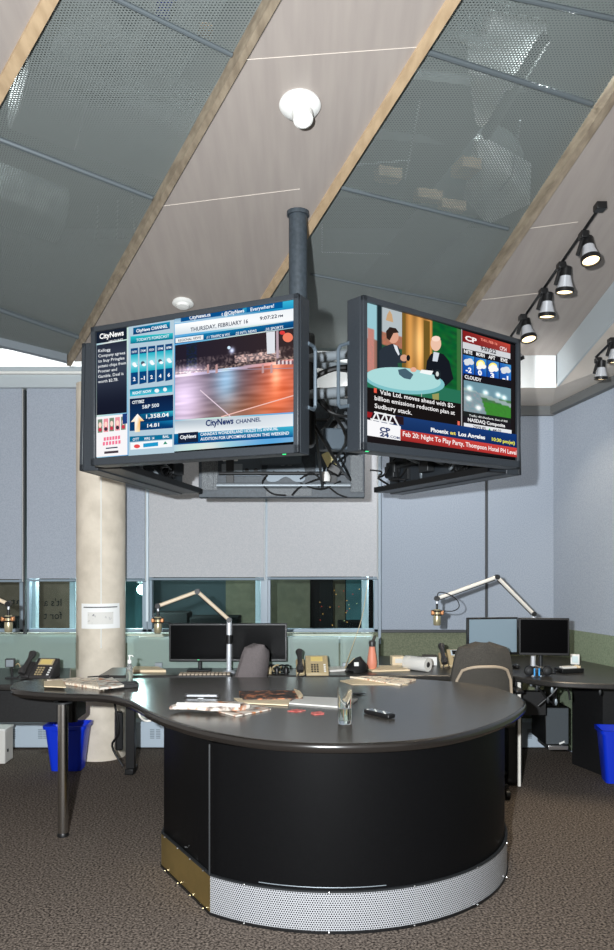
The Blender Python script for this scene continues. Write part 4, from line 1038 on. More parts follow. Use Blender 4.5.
fs += [tuple(range(n-1, -1, -1)), tuple(8*n+k for k in range(n))]
b.add(vs, fs).build('outer_fold', M['newsc'], s)
b = MB(); b.lathe([(.009, -.15), (.011, 0), (.009, .15)], (0, -.03, .028), 14, rot=Matrix.Rotation(PI/2, 3, 'Y')); b.build('rolled_edge', M['paper'], s)
# magazine and paper
m_ = sheet([(239, 693), (298, 692.5), (303, 700), (243, 701.5)], T+.0, 'mag', 'dark open magazine with small pictures lying on the console', 'magazine', 'magazine', th=.010, wave=.002)
s = sheet([(234, 699), (291, 700.5), (288, 706), (240, 703.5)], T+.001, 'manila', 'cream magazine page edge in front of the dark magazine', 'paper', 'magazine_page', wave=.003)
sheet([(303, 697.5), (358, 700), (346, 708.5), (287, 704)], T, 'paper', 'blank white sheets on the console left of the drinking glass', 'paper', th=.006, wave=.001)
sheet([(294, 690), (299, 692), (303, 697), (299, 699)], T+.011, 'manila', 'small curled cream paper scrap beside the magazine', 'paper', 'paper_scrap', nx=4, ny=3, wave=.006)
sheet([(350, 676.8+1.2), (375, 677.6), (416, 680.5), (400, 686)], T, 'news', 'cream newspaper lying at the far edge of the console', 'newspaper', 'newspaper', th=.004, wave=.006, seed=8)
sheet([(340, 681), (362, 678.4), (408, 685.2), (352, 685)], T+.0, 'manila', 'cream lower leaf of the newspaper at the far edge of the console', 'newspaper', 'newspaper', wave=.0, th=.003)
def redcard(px, py, lab, a):
    poly = [(.035*math.cos(2*PI*k/14)*(1+.25*math.cos(4*PI*k/7)), .03*math.sin(2*PI*k/14)*(1+.2*math.sin(6*PI*k/7))) for k in range(14)]
    o = MB(); o.prism(poly, .0002, .003); o = o.build('red_card', M['red'], loc=onz(px, py, T), rot=(0, 0, a), smooth=False); tag(o, lab, 'card')
redcard(296.5, 711, 'crumpled red and pink card nearer the white sheets', .2); redcard(317.5, 713.5, 'red and pink card nearer the drinking glass', 1.2)
# drinking glass
g_ = onz(345, 723.5, T); gs = 800/g_.y; gh = 37/gs
s = thing('drinking_glass', 'tall clear drinking glass part filled with water on the console', 'glass', g_)
MB().lathe([(.0, .0), (.029, .0), (.031, .003), (.0335, gh), (.0315, gh), (.029, .016), (.0, .014)], n=40).build('glass_wall', M['glass'], s)
MB().lathe([(.0, .0148), (.0286, .0168), (.0298, gh*.42), (.0, gh*.42)], n=40).build('water', M['water'], s)
# remote control
a_, b_ = onz(367, 713, T), onz(392, 719, T)
ang = math.atan2(b_.y-a_.y, b_.x-a_.x); s = thing('remote_control', 'black remote control with grey buttons right of the drinking glass', 'remote', (a_+b_)/2, ang)
Lr = (b_-a_).length
MB().box((0, 0, .011), (Lr, .045, .02)).build('case', M['black'], s, bevel=.006)
for i in range(7):
    for j in range(3): MB().box((-Lr*.38+i*Lr*.115, -.013+j*.013, .0215), (.008, .007, .003)).build('button', M['greymetal' if (i+j) % 3 else 'white'], s, smooth=False)
o = MB().lathe([(.0, 0), (.03, .002), (.042, .006), (.03, .008), (.0, .008)], n=20, sx=1.0, sy=.5).build('dark_dish', M['black'], loc=onz(358, 694.5, T)); tag(o, 'small flat black oval object behind the drinking glass', 'dish')

# ------------------------------------------------------------------ back desks
DZ = .72
def worktop(name, label, poly, parent_loc):
    t = thing(name, label, 'desk', parent_loc)
    P = [Vector(p)-Vector(parent_loc[:2]) for p in poly]
    if sum(P[i-1].x*P[i].y-P[i].x*P[i-1].y for i in range(len(P))) < 0: P = P[::-1]
    loft([(offset_poly(P, .008), DZ-.035), (P, DZ-.028), (P, DZ-.006), (offset_poly(P, .006), DZ)], M['desk_top'], 'worktop', t)
    return t
ld = worktop('studio_desk', 'black desk at far left carrying the telephone and left microphone', [(-3.0, 4.78), (-1.42, 4.78), (-1.62, 5.49), (-3.0, 5.49)], (-2.2, 5.1, 0))
MB().box((0.0, -.12, .57), (1.54, .03, .23)).build('modesty_panel', M['under'], ld, bevel=.003)
MB().box((-.1, -.30, .63), (.62, .02, .11)).build('drawer_front', M['greymetal'], ld, bevel=.003)
MB().box((.727, -.25, .345), (.036, .036, .68)).build('leg', M['black'], ld, bevel=.003)
MB().box((-.7, .0, .345), (.05, .05, .68)).build('leg', M['black'], ld, bevel=.003)
MB().box((.70, .0, .57), (.1, .3, .23)).build('end_box', M['under'], ld, bevel=.003)
rpoly = [Vector((x, y, 0)) for x, y in ((1.28, 5.2), (1.38, 5.02), (1.5, 4.90), (1.66, 4.84), (1.85, 4.80), (2.1, 4.77), (2.34, 4.76))]
rc = [tuple(p.xy) for p in catmull(rpoly, 4, closed=False)]
rd = worktop('studio_desk', 'long black desk under the window and right wall carrying both monitor pairs', [(-1.34, 5.14), (1.1, 5.14)]+rc+[(2.1, 5.60), (1.93, 6.12), (.52, 6.12), (.40, 5.50), (-1.34, 5.50)], (.3, 5.4, 0))
MB().box((.2, -.06, .35), (.04, .3, .68)).build('end_panel', M['under'], rd, bevel=.003)
x0, x1 = XatY(574, 5.0)-.3, XatY(640, 5.0)-.3
b = MB(); b.prism([(1.595, .32), (1.70, .01), (1.86, .01), (1.76, .32)], .0, .684); b.build('side_cabinet', M['under'], rd)
MB().box((XatY(519, 5.15)-.3, -.25, .34), (.02, .02, .67)).build('leg', M['arm_white'], rd, bevel=.003)
MB().box((XatY(514, 5.2)-.3, -.18, .36), (.09, .1, .68)).build('leg_housing', M['under'], rd, bevel=.003)
b = MB(); b.box((-1.5, .05, .345), (.06, .05, .68)); b.build('leg', M['black'], rd, bevel=.003)
MB().box((-1.5, .06, .03), (.06, .14, .04)).build('leg_foot', M['black'], rd, bevel=.006)
MB().box((-1.58, .04, .30), (.05, .06, .26), RZ(.4)).build('lift_motor', M['black'], rd, bevel=.008)
cable('under_cable', [(-1.6, .0, .5), (-1.57, .0, .3), (-1.62, .02, .2), (-1.55, .03, .06)], .008, 'black', rd)
MB().box((.95, -.02, .50), (.7, .06, .16)).build('cable_tray', M['under'], rd, bevel=.004)
for k, (px, py) in enumerate(((531, 683), (537, 688), (552, 690), (561, 684), (556, 702), (548, 700), (541, 678), (600, 692))):
    rr = at(px, py, 5.1)-Vector((.3, 5.4, 0)); MB().lathe([(.006, -.02), (.012, 0), (.006, .02)], rr, 8).build('cable_plug', M['dark' if k % 2 else 'greymetal'], rd)
for pts in (((530, 684), (540, 690), (548, 700), (556, 704)), ((560, 684), (552, 694), (545, 700), (538, 706)), ((535, 690), (545, 684), (566, 688), (570, 700))):
    cable('under_cable', [at(x, y, 5.12)-Vector((.3, 5.4, 0)) for x, y in pts], .007, 'black', rd)
# low desk screens of tinted glass in front of the window
for lab, a, b_, Y_, z0_, z1_ in (('green tinted glass desk screen behind the telephone at far left', -60, 76, 5.455, .7215, .955), ('green tinted glass desk screen behind the central monitors', 127, 339, 5.455, .7215, .935), ('short green tinted glass desk screen behind the pink bottle', 340, 379, 5.455, .7215, .935)):
    x0, x1 = XatY(a, Y_), XatY(b_, Y_)
    t = thing('desk_screen', lab, 'screen', ((x0+x1)/2, Y_, z0_), 0, 'tinted glass screens along the desks')
    MB().box((0, 0, (z1_-z0_)/2), (x1-x0-.006, .008, z1_-z0_)).build('glass_panel', M['frost'], t, smooth=False)
    for s_ in (-.35, .35): MB().box(((x1-x0)*s_, 0, .02), (.05, .03, .038)).build('clamp', M['greymetal'], t, bevel=.003)

# ------------------------------------------------------------------ desk equipment
D = DZ+.0008
def desk_phone(label, px, py, rz, dark, sc_=1.0, lcd='lcd'):
    t = thing('desk_telephone', label, 'telephone', onz(px, py, D), rz, 'desk telephones')
    t.scale = (sc_,)*3
    m = M['phone'] if not dark else M['phone_dark']
    b = MB(); b.add([(-.03, -.07, 0), (.12, -.07, 0), (.12, .07, 0), (-.03, .07, 0), (-.03, -.07, .02), (.12, -.07, .02), (.12, .06, .12), (-.03, .06, .12), (.12, .07, .11), (-.03, .07, .11)],
        [(3, 2, 1, 0), (0, 1, 5, 4), (4, 5, 6, 7), (7, 6, 8, 9), (9, 8, 2, 3), (1, 2, 8, 6, 5), (0, 4, 7, 9, 3)])
    b.build('body', m, t, bevel=.006)
    MB().box((-.065, 0, .045), (.055, .14, .03), Matrix.Rotation(.62, 3, 'X')).build('cradle', m, t, bevel=.006)
    hp = [(-.068, -.085, .035), (-.068, -.07, .055), (-.068, -.03, .078), (-.068, .03, .118), (-.068, .06, .142), (-.068, .078, .145)]
    b = MB(); b.tube(hp, [.022, .026, .016, .016, .026, .020], 14); b.build('handset', M['phone_dark'], t)
    R_ = Matrix.Rotation(math.atan2(.10, .13), 3, 'X'); nrm = R_ @ Vector((0, 0, 1))
    def on(x, v): return Vector((x, -.07+v*.13, .02+v*.10))+nrm*.002
    MB().box(on(.045, .76), (.10, .055, .004), R_).build('display_frame', M['heater'] if lcd == 'lcd_dark' else M['phone'], t, bevel=.002)
    MB().box(on(.045, .76)+nrm*.002, (.078, .040, .003), R_).build('display', M[lcd], t, smooth=False)
    for i in range(4):
        for j in range(3):
            MB().box(on(.0+j*.018+.012, .08+i*.12)+nrm*.001, (.012, .009, .005), R_).build('key', M['phone_dark' if not dark else 'phone'], t, smooth=False)
    for i in range(4): MB().box(on(.095, .08+i*.12)+nrm*.001, (.014, .008, .005), R_).build('key', M['white'], t, smooth=False)
    cable('cord', [(-.07, -.085, .03), (-.085, -.12, .01), (-.05, -.11, .008), (-.03, -.075, .01)], .004, 'phone_dark', t)
    return t
desk_phone('dark desk telephone with gold display frame on the far left desk', 38, 677.5, -.15, True, .98)
desk_phone('champagne coloured desk telephone between the paired monitors and the pink bottle', 310, 674.6, .05, False, .98)
desk_phone('pale desk telephone with dark display right of the paper roll', 452, 666.5, .0, False, .95, 'lcd_dark')
# small grey speaker cube on a stand
t = thing('desk_speaker', 'small square grey camera box on a thin black stand left of the telephone', 'speaker', onz(12, 678, D), .1)
b = MB(); b.box((0, 0, .004), (.07, .06, .008)); b.tube([(0, 0, .005), (0, 0, .07)], .007, 10); b.build('stand', M['black'], t)
MB().box((-.01, 0, .095), (.058, .03, .055)).build('box', M['phone_dark'], t, bevel=.004); MB().box((-.01, -.017, .095), (.046, .004, .044)).build('front', M['greymetal'], t, bevel=.002)
cable('cord', [(.02, .01, .08), (.04, 0, .09), (.05, .02, .05), (.055, .03, .004)], .003, 'phone', t)

def studio_mic(parent, p, rz=0, k=1.0):
    """large condenser microphone hanging in a shock mount from point p"""
    b = MB(); b.lathe([(.018, -.13), (.024, -.122), (.025, -.075), (.0235, -.07), (.0235, -.03), (.02, -.024)], p, 20); m = b.build('microphone_body', M['mic'], parent)
    b = MB()
    for z in (-.035, -.06):
        ring = [(p[0]+.034*math.cos(a*PI/8), p[1]+.034*math.sin(a*PI/8), p[2]+z) for a in range(17)]; b.tube(ring, .0045, 8)
    b.build('shock_mount_ring', M['black'], parent)
    for sx in (-1, 1): MB().box((p[0]+sx*.03, p[1]-.012, p[2]-.046), (.02, .03, .028)).build('shock_mount_clip', M['copper'], parent, bevel=.005)
    b = MB(); b.tube([(p[0], p[1], p[2]-.03), (p[0], p[1], p[2]+.012)], .008, 10); b.build('swivel', M['black'], parent)
def boom(name, label, base, e1, e2, tip, mast_top, m, cord=None):
    """base on desk, mast, two arms and the microphone; all points are real places"""
    t = thing(name, label, 'microphone', base); O = Vector(base)
    f = lambda p: Vector(p)-O
    b = MB(); b.lathe([(.04, 0), (.04, .012), (.022, .02)], n=24); b.tube([(0, 0, .01), f(mast_top)], .0165, 18); b.build('mast', M['lamp_body'], t)
    MB().tube([f(mast_top)*.55, f(mast_top)*.72], .021, 18).build('mast_collar', M['black'], t)
    for a, c in ((mast_top, e1), (e1, tip)):
        a, c = f(a), f(c); up = Vector((0, 0, 1)); d_ = (c-a).normalized(); sd = Vector((0, 1, 0))
        b = MB(); b.tube([a+d_*.012, c-d_*.012], .0125, 12); b.build('arm', M[m], t)
        nn = d_.cross(Vector((0, 1, 0))).normalized()*.014
        if nn.z > 0: nn = -nn
        MB().tube([a+nn+d_*.02, c+nn-d_*.02], .0035, 8).build('arm_cable', M['black'], t)
    for p in (mast_top, e1, tip):
        MB().tube([f(p)+Vector((0, -.02, 0)), f(p)+Vector((0, .02, 0))], .017, 18).build('joint', M['black'], t)
    MB().tube([f(tip), f(tip)+Vector((0, 0, -.045))], .007, 10).build('hanger', M['lamp_body'], t)
    studio_mic(t, f(tip)+Vector((0, 0, -.045)))
    if cord: cable('microphone_cord', [f(q) for q in cord], .0032, 'black', t)
    return t
boom('boom_microphone', 'cream boom arm microphone on the mast between the two central monitors', onz(229, 673.1, D), at(197.5, 591.5, 5.2), None, at(158, 606, 5.16), at(229.3, 620, 5.24), 'arm_cream',
     [at(158, 606, 5.2), at(153, 612, 5.18), at(155, 618, 5.18), at(163, 621, 5.18), at(172, 624, 5.2)])
boom('boom_microphone', 'white boom arm microphone reaching left from the right hand monitors', onz(533, 668.4, D), at(497, 577, 5.3), None, at(437, 598.5, 5.2), at(533.5, 614, 5.45), 'arm_white',
     [at(437, 598, 5.18), at(439, 592.5, 5.18), at(448, 594, 5.18), at(457, 600, 5.18), at(459, 607, 5.18), at(453, 611, 5.18), at(443, 611, 5.18)])
boom('boom_microphone', 'microphone on a boom arm entering at the far left edge above the desk', onz(-40, 674, D), at(-24, 590, 4.95), None, at(8.5, 604, 4.95), at(-40, 622, 5.1), 'arm_cream')
# the mast of the pair also carries the monitors
def monitor(parent, cx, cz, y, w, h, rz, glass='screen_off', base=None):
    e = bpy.data.objects
    b = MB(); b.box((0, .012, 0), (w, .03, h)); q = b.build('casing', M['black'], parent, bevel=.004, loc=(cx, y, cz), rot=(0, 0, rz))
    MB().box((0, -.0045, .003), (w-.022, .003, h-.028)).build('screen_glass', M[glass], q, smooth=False)
    MB().box((0, .05, 0), (.1, .05, .1)).build('vesa_mount', M['dark'], q, bevel=.004)
    return q
def mon(label, px0, px1, py0, py1, Y, rz, glass='screen_off', led=False):
    x0, x1 = XatY(px0, Y), XatY(px1, Y); z0, z1 = at(0, py1, Y).z, at(0, py0, Y).z
    t = thing('computer_monitor', label, 'monitor', ((x0+x1)/2, Y, z0), 0, 'flat computer monitors on the back desks')
    w = (x1-x0)/math.cos(rz)
    monitor(t, 0, (z1-z0)/2, 0, w, z1-z0, rz, glass)
    MB().tube([(0, .06, (z1-z0)/2), (0, .075, (z1-z0)/2), (0, .075, DZ+.002-z0)], .013, 12).build('stand_post', M['dark'], t)
    MB().box((0, .06, DZ+.005-z0), (.16, .11, .008)).build('stand_foot', M['dark'], t, bevel=.003)
    if led: MB().box((0, -.007, .012), (.012, .003, .003)).build('power_light', M['led'], t)
    return t
mon('black monitor to the left of the central microphone mast', 169, 228, 623.5, 661.5, 5.31, 0, led=True)
mon('black monitor behind the grey brown chair, right of the central mast', 231, 287, 623.5, 661.5, 5.31, 0)
mon('grey reflecting monitor behind the dark office chair on the right', 466.5, 519, 617.5, 655, 5.22, .16, 'screen_reflection')
mon('black monitor at the corner of the right desk beneath the white boom arm', 519.5, 568.5, 618, 655.5, 5.2, -.12)
# keyboard and clutter at the central monitors
t = thing('keyboard', 'dark keyboard under the central monitors, left of the chair', 'keyboard', onz(205, 676.8, D), .03)
MB().box((0, 0, .009), (.34, .11, .016)).build('tray', M['phone_dark'], t, bevel=.004)
k_ = MB()
for j in range(4):
    for i in range(13): k_.box((-.15+i*.025, -.036+j*.024, .021), (.019, .018, .008))
k_.build('keys', M['chair_trim'], t, smooth=False)['kind'] = 'stuff'
t = thing('coiled_cable', 'tangle of black cable on the desk right of the chair back', 'cable', onz(277, 673.5, D))
for k in range(6): cable('cable_loop', [(-.09+.03*k+.03*math.cos(a), .02*math.sin(a*2), .03+.025*math.sin(a)) for a in [i*PI/4 for i in range(8)]], .005, 'black' if k % 3 else 'phone', t)
for x, c in ((-.05, 'phone'), (.0, 'black'), (.06, 'black')): MB().lathe([(.016, 0), (.018, .03), (.01, .045)], (x, -.01, 0), 12).build('plug', M[c], t)
t = thing('microphone_clamp', 'dark mouse shaped puck at the foot of the central mast', 'clamp', onz(244, 672, D))
MB().lathe([(.04, 0), (.045, .008), (.03, .018), (.01, .022)], n=20, sx=1.3).build('shell', M['black'], t); MB().lathe([(.01, .02), (.012, .026), (.004, .03)], n=12).build('wheel', M['dark'], t)
sheet([(135, 668.5), (158, 669), (166, 672.5), (130, 672.5)], D, 'manila', 'pile of cream papers on the desk just right of the column', 'paper', th=.014, wave=.003)
sheet([(326, 669), (347, 667.5), (348, 671), (326, 672.5)], D, 'paper', 'white papers between the central telephone and the black bag', 'paper', th=.012, wave=.002)
sheet([(362, 667), (398, 666.5), (410, 671), (372, 672)], D, 'manila', 'cream papers on the back desk left of the paper roll', 'paper', th=.006, wave=.004)
# black pouch with a cord
t = thing('black_pouch', 'crumpled black pouch with a white label on the desk by the window', 'bag', onz(356, 671.5, D), 0)
b = MB(); vs = []; fs = []
n = 14
for j in range(6):
    v = j/5
    for i in range(n):
        a = 2*PI*i/n; r = (.075+.012*math.sin(3*a+j))*(1-.55*v**2); vs.append((r*math.cos(a), r*.7*math.sin(a), v*.08*(1+.25*math.cos(a-.4))))
for j in range(5):
    for i in range(n): fs.append((j*n+i, j*n+(i+1) % n, (j+1)*n+(i+1) % n, (j+1)*n+i))
fs += [tuple(range(n-1, -1, -1)), tuple(5*n+i for i in range(n))]
b.add(vs, fs).build('pouch_body', M['black'], t); MB().box((.0, -.045, .055), (.03, .006, .025)).build('label_patch', M['white'], t)
cable('cord', [(-.01, 0, .09), (-.05, .0, .05), (-.07, .05, .02), (-.02, .1, .15), (.05, .12, .36), (.09, .12, .62)], .0025, 'phone', t)
# pink tapered bottle and a small white bottle
t = thing('pink_bottle', 'tapered salmon pink bottle with dark neck standing by the window', 'bottle', onz(372, 670.3, D))
b = MB(); b.lathe([(.012, 0), (.03, .02), (.034, .05), (.028, .10), (.02, .15), (.014, .185)], n=20); b.build('body', M['pink'], t)
MB().tube([(0, 0, .18), (.012, 0, .215), (.024, 0, .235)], [.012, .008, .006], 10).build('neck', M['chair_dark'], t); MB().lathe([(.020, .16), (.022, .19), (.017, .2)], n=16).build('band', M['phone_dark'], t)
t = thing('white_bottle', 'small white bottle held in a grey stand left of the pink bottle', 'bottle', onz(366, 669.5, D)+Vector((0, .10, 0)))
MB().tube([(0, 0, 0), (0, 0, .14)], .005, 8).build('stand', M['greymetal'], t); MB().lathe([(.014, .14), (.018, .15), (.018, .185), (.007, .195), (.006, .215)], n=16).build('flask', M['white'], t)
MB().lathe([(.03, 0), (.03, .006)], n=16).build('base', M['greymetal'], t)
# paper roll and boxes
t = thing('paper_roll', 'white roll of kitchen paper lying on the desk beside the pale telephone', 'roll', onz(417, 670.5, D), 0)
Rr = Matrix.Rotation(-.75, 3, 'Z') @ Matrix.Rotation(PI/2, 3, 'Y')
b = MB(); b.lathe([(.016, -.09), (.046, -.09), (.047, -.088), (.047, .088), (.046, .09), (.016, .09)], (0, 0, .047), 32, rot=Rr); b.build('paper_wrap', M['paper'], t)
b = MB(); b.lathe([(.013, -.091), (.018, -.091), (.018, .0915), (.013, .0915)], (0, 0, .047), 20, rot=Rr); b.build('core', M['phone_dark'], t)
t = thing('tissue_carton', 'small cream carton tucked behind the left end of the paper roll', 'box', onz(402, 667, D)+Vector((-.02, .1, 0)), .1); MB().box((0, 0, .032), (.09, .08, .064)).build('carton', M['manila'], t, bevel=.003); MB().box((0, -.041, .035), (.05, .003, .03)).build('side_label', M['paper'], t)
t = thing('cream_carton', 'dark topped carton behind the right end of the paper roll', 'box', onz(428, 666, D)+Vector((0.02, .06, 0)), -.1); MB().box((0, 0, .03), (.1, .08, .06)).build('carton', M['white'], t, bevel=.003); MB().box((0, 0, .064), (.102, .082, .008)).build('lid', M['chair_dark'], t, bevel=.002)
# right-hand desk: headset, notes box, wall outlet
t = thing('headset', 'black headset with blue pads at the foot of the right hand mast', 'headphones', onz(537, 675.5, D))
b = MB(); b.tube([(.06*math.cos(a), .035*math.sin(a)+.0, .03+.02*math.sin(a)) for a in [i*PI/8 for i in range(17)]], .007, 8); b.build('band', M['black'], t)
for x, rz_ in ((-.055, 0), (.06, .3)):
    c_ = MB().lathe([(.03, -.012), (.034, 0), (.03, .014), (.016, .016)], (x, -.02, .034), 18, rot=Matrix.Rotation(PI/2, 3, 'X')).build('ear_cup', M['black'], t); MB().lathe([(.014, .016), (.018, .02), (.01, .022)], (x, -.02, .034), 14, rot=Matrix.Rotation(PI/2, 3, 'X')).build('pad_ring', M['dark'], c_)
for x in (-.03, .0): MB().tube([(x, -.05, .004), (x+.004, -.035, .05)], .005, 8).build('cable_plug', M['skyblue'], t)
t = thing('note_box', 'shallow black box of white note slips on the right desk', 'box', onz(569, 672, D), .25)
MB().box((0, 0, .014), (.16, .1, .028)).build('tray', M['black'], t, bevel=.003); MB().box((-.01, -.005, .033), (.1, .05, .012)).build('paper_slips', M['paper'], t, bevel=.002); MB().box((.06, .0, .034), (.02, .05, .014)).build('divider', M['manila'], t)
t = thing('outlet_box', 'small white square outlet box standing at the back of the right desk', 'outlet', onz(575, 665, D), -.3)
MB().box((0, 0, .04), (.06, .035, .07)).build('housing', M['white'], t, bevel=.004); MB().box((0, -.019, .042), (.04, .004, .045)).build('faceplate', M['sill'], t, bevel=.002)
t = thing('desk_mouse', 'dark computer mouse on the right desk beside the chair', 'mouse', onz(516, 668, D), .2)
MB().lathe([(.02, 0), (.028, .008), (.024, .02), (.008, .028)], n=18, sx=.9, sy=1.3).build('shell', M['black'], t); MB().tube([(0, -.022, .022), (0, -.012, .028)], .003, 8).build('wheel', M['greymetal'], t)
# computer under the right desk
t = thing('computer_tower', 'dark grey upright computer box slung under the right desk', 'computer', (XatY(557, 5.55), 5.55, .147), .0)
MB().box((0, .15, .415), (.03, .2, .24)).build('hanging_bracket', M['black'], t)
MB().box((0, .17, .03+.13), (.165, .34, .26)).build('case', M['black'], t, bevel=.006); MB().box((0, -.004, .16), (.155, .012, .25)).build('cloth_front', M['towergrey'], t, bevel=.004)
MB().box((.03, -.012, .047), (.04, .004, .012), Matrix.Rotation(-.4, 3, 'Y')).build('badge', M['white'], t)
MB().box((.0, .1, .015), (.14, .26, .03)).build('foot', M['nickel'], t, bevel=.003)
# ------------------------------------------------------------------ chairs
def chair(label, base, rz, m, trim, bw, zt_, zb_, lean=.12, grp='office chairs at the back desks', arms=True):
    t = thing('office_chair', label, 'chair', base, rz, grp)
    # back shell: faces local -y side is its rear; seat towards +y
    b = MB(); nx, ny = 12, 14; vs = []; fs = []
    for s_ in (0, 1):
        for j in range(ny+1):
            v = j/ny; z = zb_+(zt_-zb_)*v
            wv = bw*(.80+.20*math.sin(PI*min(v*1.05, 1)**.8))*(1 if v < .84 else max(0.0, 1-((v-.84)/.162)**3.0)**.4*.999+.001)
            for i in range(nx+1):
                u = i/nx*2-1
                y = -.16-lean*(v-.3)*.8+.06*(u*u)+(0.035 if s_ else 0)-.02*math.sin(PI*v)
                vs.append((u*wv/2, y, z))
    n = (nx+1)*(ny+1)
    for j in range(ny):
        for i in range(nx):
            a = j*(nx+1)+i; fs.append((a, a+1, a+nx+2, a+nx+1)); fs.append((n+a, n+a+nx+1, n+a+nx+2, n+a+1))
    ring = [i for i in range(nx+1)]+[j*(nx+1)+nx for j in range(1, ny+1)]+[ny*(nx+1)+i for i in range(nx-1, -1, -1)]+[j*(nx+1) for j in range(ny-1, 0, -1)]
    for k in range(len(ring)): a, d_ = ring[k], ring[(k+1) % len(ring)]; fs.append((a, n+a, n+d_, d_))
    b.add(vs, fs).build('backrest', M[m], t)
    if trim:
        zz = zb_+(zt_-zb_)*.70
        pts = [(bw*.43*x, -.222-.02*(1-x*x)+.05*x*x, zz-.05*abs(x)**3-.04*(abs(x) > .98)) for x in [k/6-1 for k in range(13)]]
        pts = [(pts[0][0]-.01, pts[0][1], pts[0][2]-.18)]+pts+[(pts[-1][0]+.01, pts[-1][1], pts[-1][2]-.18)]
        MB().tube(pts, .009, 8).build('back_rim', M['chair_trim'], t)
    poly = [(x, y) for x, y in ((-.2, -.08), (.2, -.08), (.235, .05), (.225, .28), (.15, .34), (-.15, .34), (-.225, .28), (-.235, .05))]
    b = MB(); b.prism([tuple(p.xy) for p in catmull([Vector((x, y, 0)) for x, y in poly], 4)], .42, .485); b.build('seat', M[m], t, bevel=.02, seg=3)
    MB().tube([(0, .08, .42), (0, .08, .36), (0, -.16, .38), (0, -.22, .52), (0, -.2, zb_+.08)], .018, 10).build('back_support', M['black'], t)
    MB().tube([(0, .08, .11), (0, .08, .42)], .026, 16).build('gas_column', M['dark'], t)
    for k in range(5):
        a = 2*PI*k/5+.3; e = (.27*math.cos(a), .08+.27*math.sin(a))
        l_ = MB(); l_.tube([(0, .08, .12), (e[0]*.5, .08+(e[1]-.08)*.5, .10), (e[0], e[1], .075)], [.026, .02, .014], 10); l_ = l_.build('leg', M['black'], t)
        MB().tube([(e[0]-.012, e[1], .03), (e[0]+.012, e[1], .03)], .03, 14).build('caster', M['black'], l_)
    if arms:
        for sx in (-1, 1):
            MB().tube([(sx*.17, .1, .43), (sx*.27, .1, .45), (sx*.28, .09, .62)], .014, 10).build('arm_post', M['black'], t)
            MB().box((sx*.275, .1, .635), (.06, .24, .03)).build('armrest', M['black'], t, bevel=.012)
    return t
p = at(252, 660, 4.98); chair('grey brown mesh backed chair, its tilted back before the right central monitor', (p.x+.03-.21, 5.30-.25, 0), .0, 'mesh_back', False, .21, EYE-.548, .5, arms=False).rotation_euler = (0, .17, .55)
p = at(481, 680, 4.88); chair('dark olive fabric office chair behind the right end of the console', (p.x, 4.90+.12, 0), 0.06, 'chair_dark', True, .385, at(0, 643, 4.80).z, .5)
# ------------------------------------------------------------------ bins and box
def bin_(label, px0, px1, pyt, pyb, rz, sticker=False, Y=5.6):
    p = Vector((XatY((px0+px1)/2, Y), Y, 0)); s_ = F/p.y; w = (px1-px0)/s_*.86; h = (pyb-pyt)/s_*.97
    t = thing('recycling_bin', label, 'bin', (p.x, p.y, 0), rz, 'blue recycling bins')
    b = MB(); k = .76; dd = .2
    o_ = [(-w/2, -dd/2), (w/2, -dd/2), (w/2, dd/2), (-w/2, dd/2)]
    def rr(sx, r=.03, q=0.0):
        P = []
        for cx2, cy2, a0 in ((1, -1, -90), (1, 1, 0), (-1, 1, 90), (-1, -1, 180)):
            for j in range(5):
                a = math.radians(a0+j*22.5); P.append(((w/2*sx-r-q)*cx2+r*math.cos(a), (dd/2*sx-r-q)*cy2+r*math.sin(a)))
        return P
    rings = [(rr(k), 0.0), (rr(1), h*.93), (rr(1, q=-.012), h*.93), (rr(1, q=-.014), h), (rr(1, q=-.004), h), (rr(1, q=.004), h*.93), (rr(k, q=.004), .006)]
    vs = []; fs = []; n = 20
    for P, z in rings: vs += [(x, y, z) for x, y in P]
    for i in range(len(rings)-1):
        for j in range(n): fs.append((i*n+j, i*n+(j+1) % n, (i+1)*n+(j+1) % n, (i+1)*n+j))
    fs += [tuple(range(n-1, -1, -1)), tuple((len(rings)-1)*n+j for j in range(n))]
    b.add(vs, fs).build('tub', M['blue'], t)
    r_ = MB()
    if sticker: cable('black_cord', [(.0, -dd/2*k-.03, h*.9), (-.03, -dd/2*.9, h*.7), (.02, -dd/2*.86, h*.5), (-.02, -dd/2*.82-.008, h*.25), (.02, -dd/2*.8-.006, .03)], .003, 'black', t)
    else: MB().tube([(-w*.3, -dd/2-.004, h*.9), (w*.3, -dd/2-.004, h*.9)], .004, 6).build('rim_rib', M['blue'], t)
    return t
bin_('blue recycling bin on the carpet between the steel leg and the column', 45.5, 91, 720.5, 767, 0)
bin_('blue recycling bin at the right edge of the picture with a thin black cord', 597, 638, 722.5, 777, -.12, True, Y=5.29)
t = thing('storage_box', 'white plastic box cut off by the left edge of the picture on the floor', 'box', (XatY(5, 5.7)-.1, 5.72, 0))
MB().box((0, .06, .12), (.2, .16, .235)).build('body', M['paper'], t, bevel=.008); MB().box((0, .06, .245), (.208, .168, .016)).build('lid', M['white'], t, bevel=.004)
MB().box((.102, .03, .09), (.004, .02, .02)).build('latch', M['black'], t)

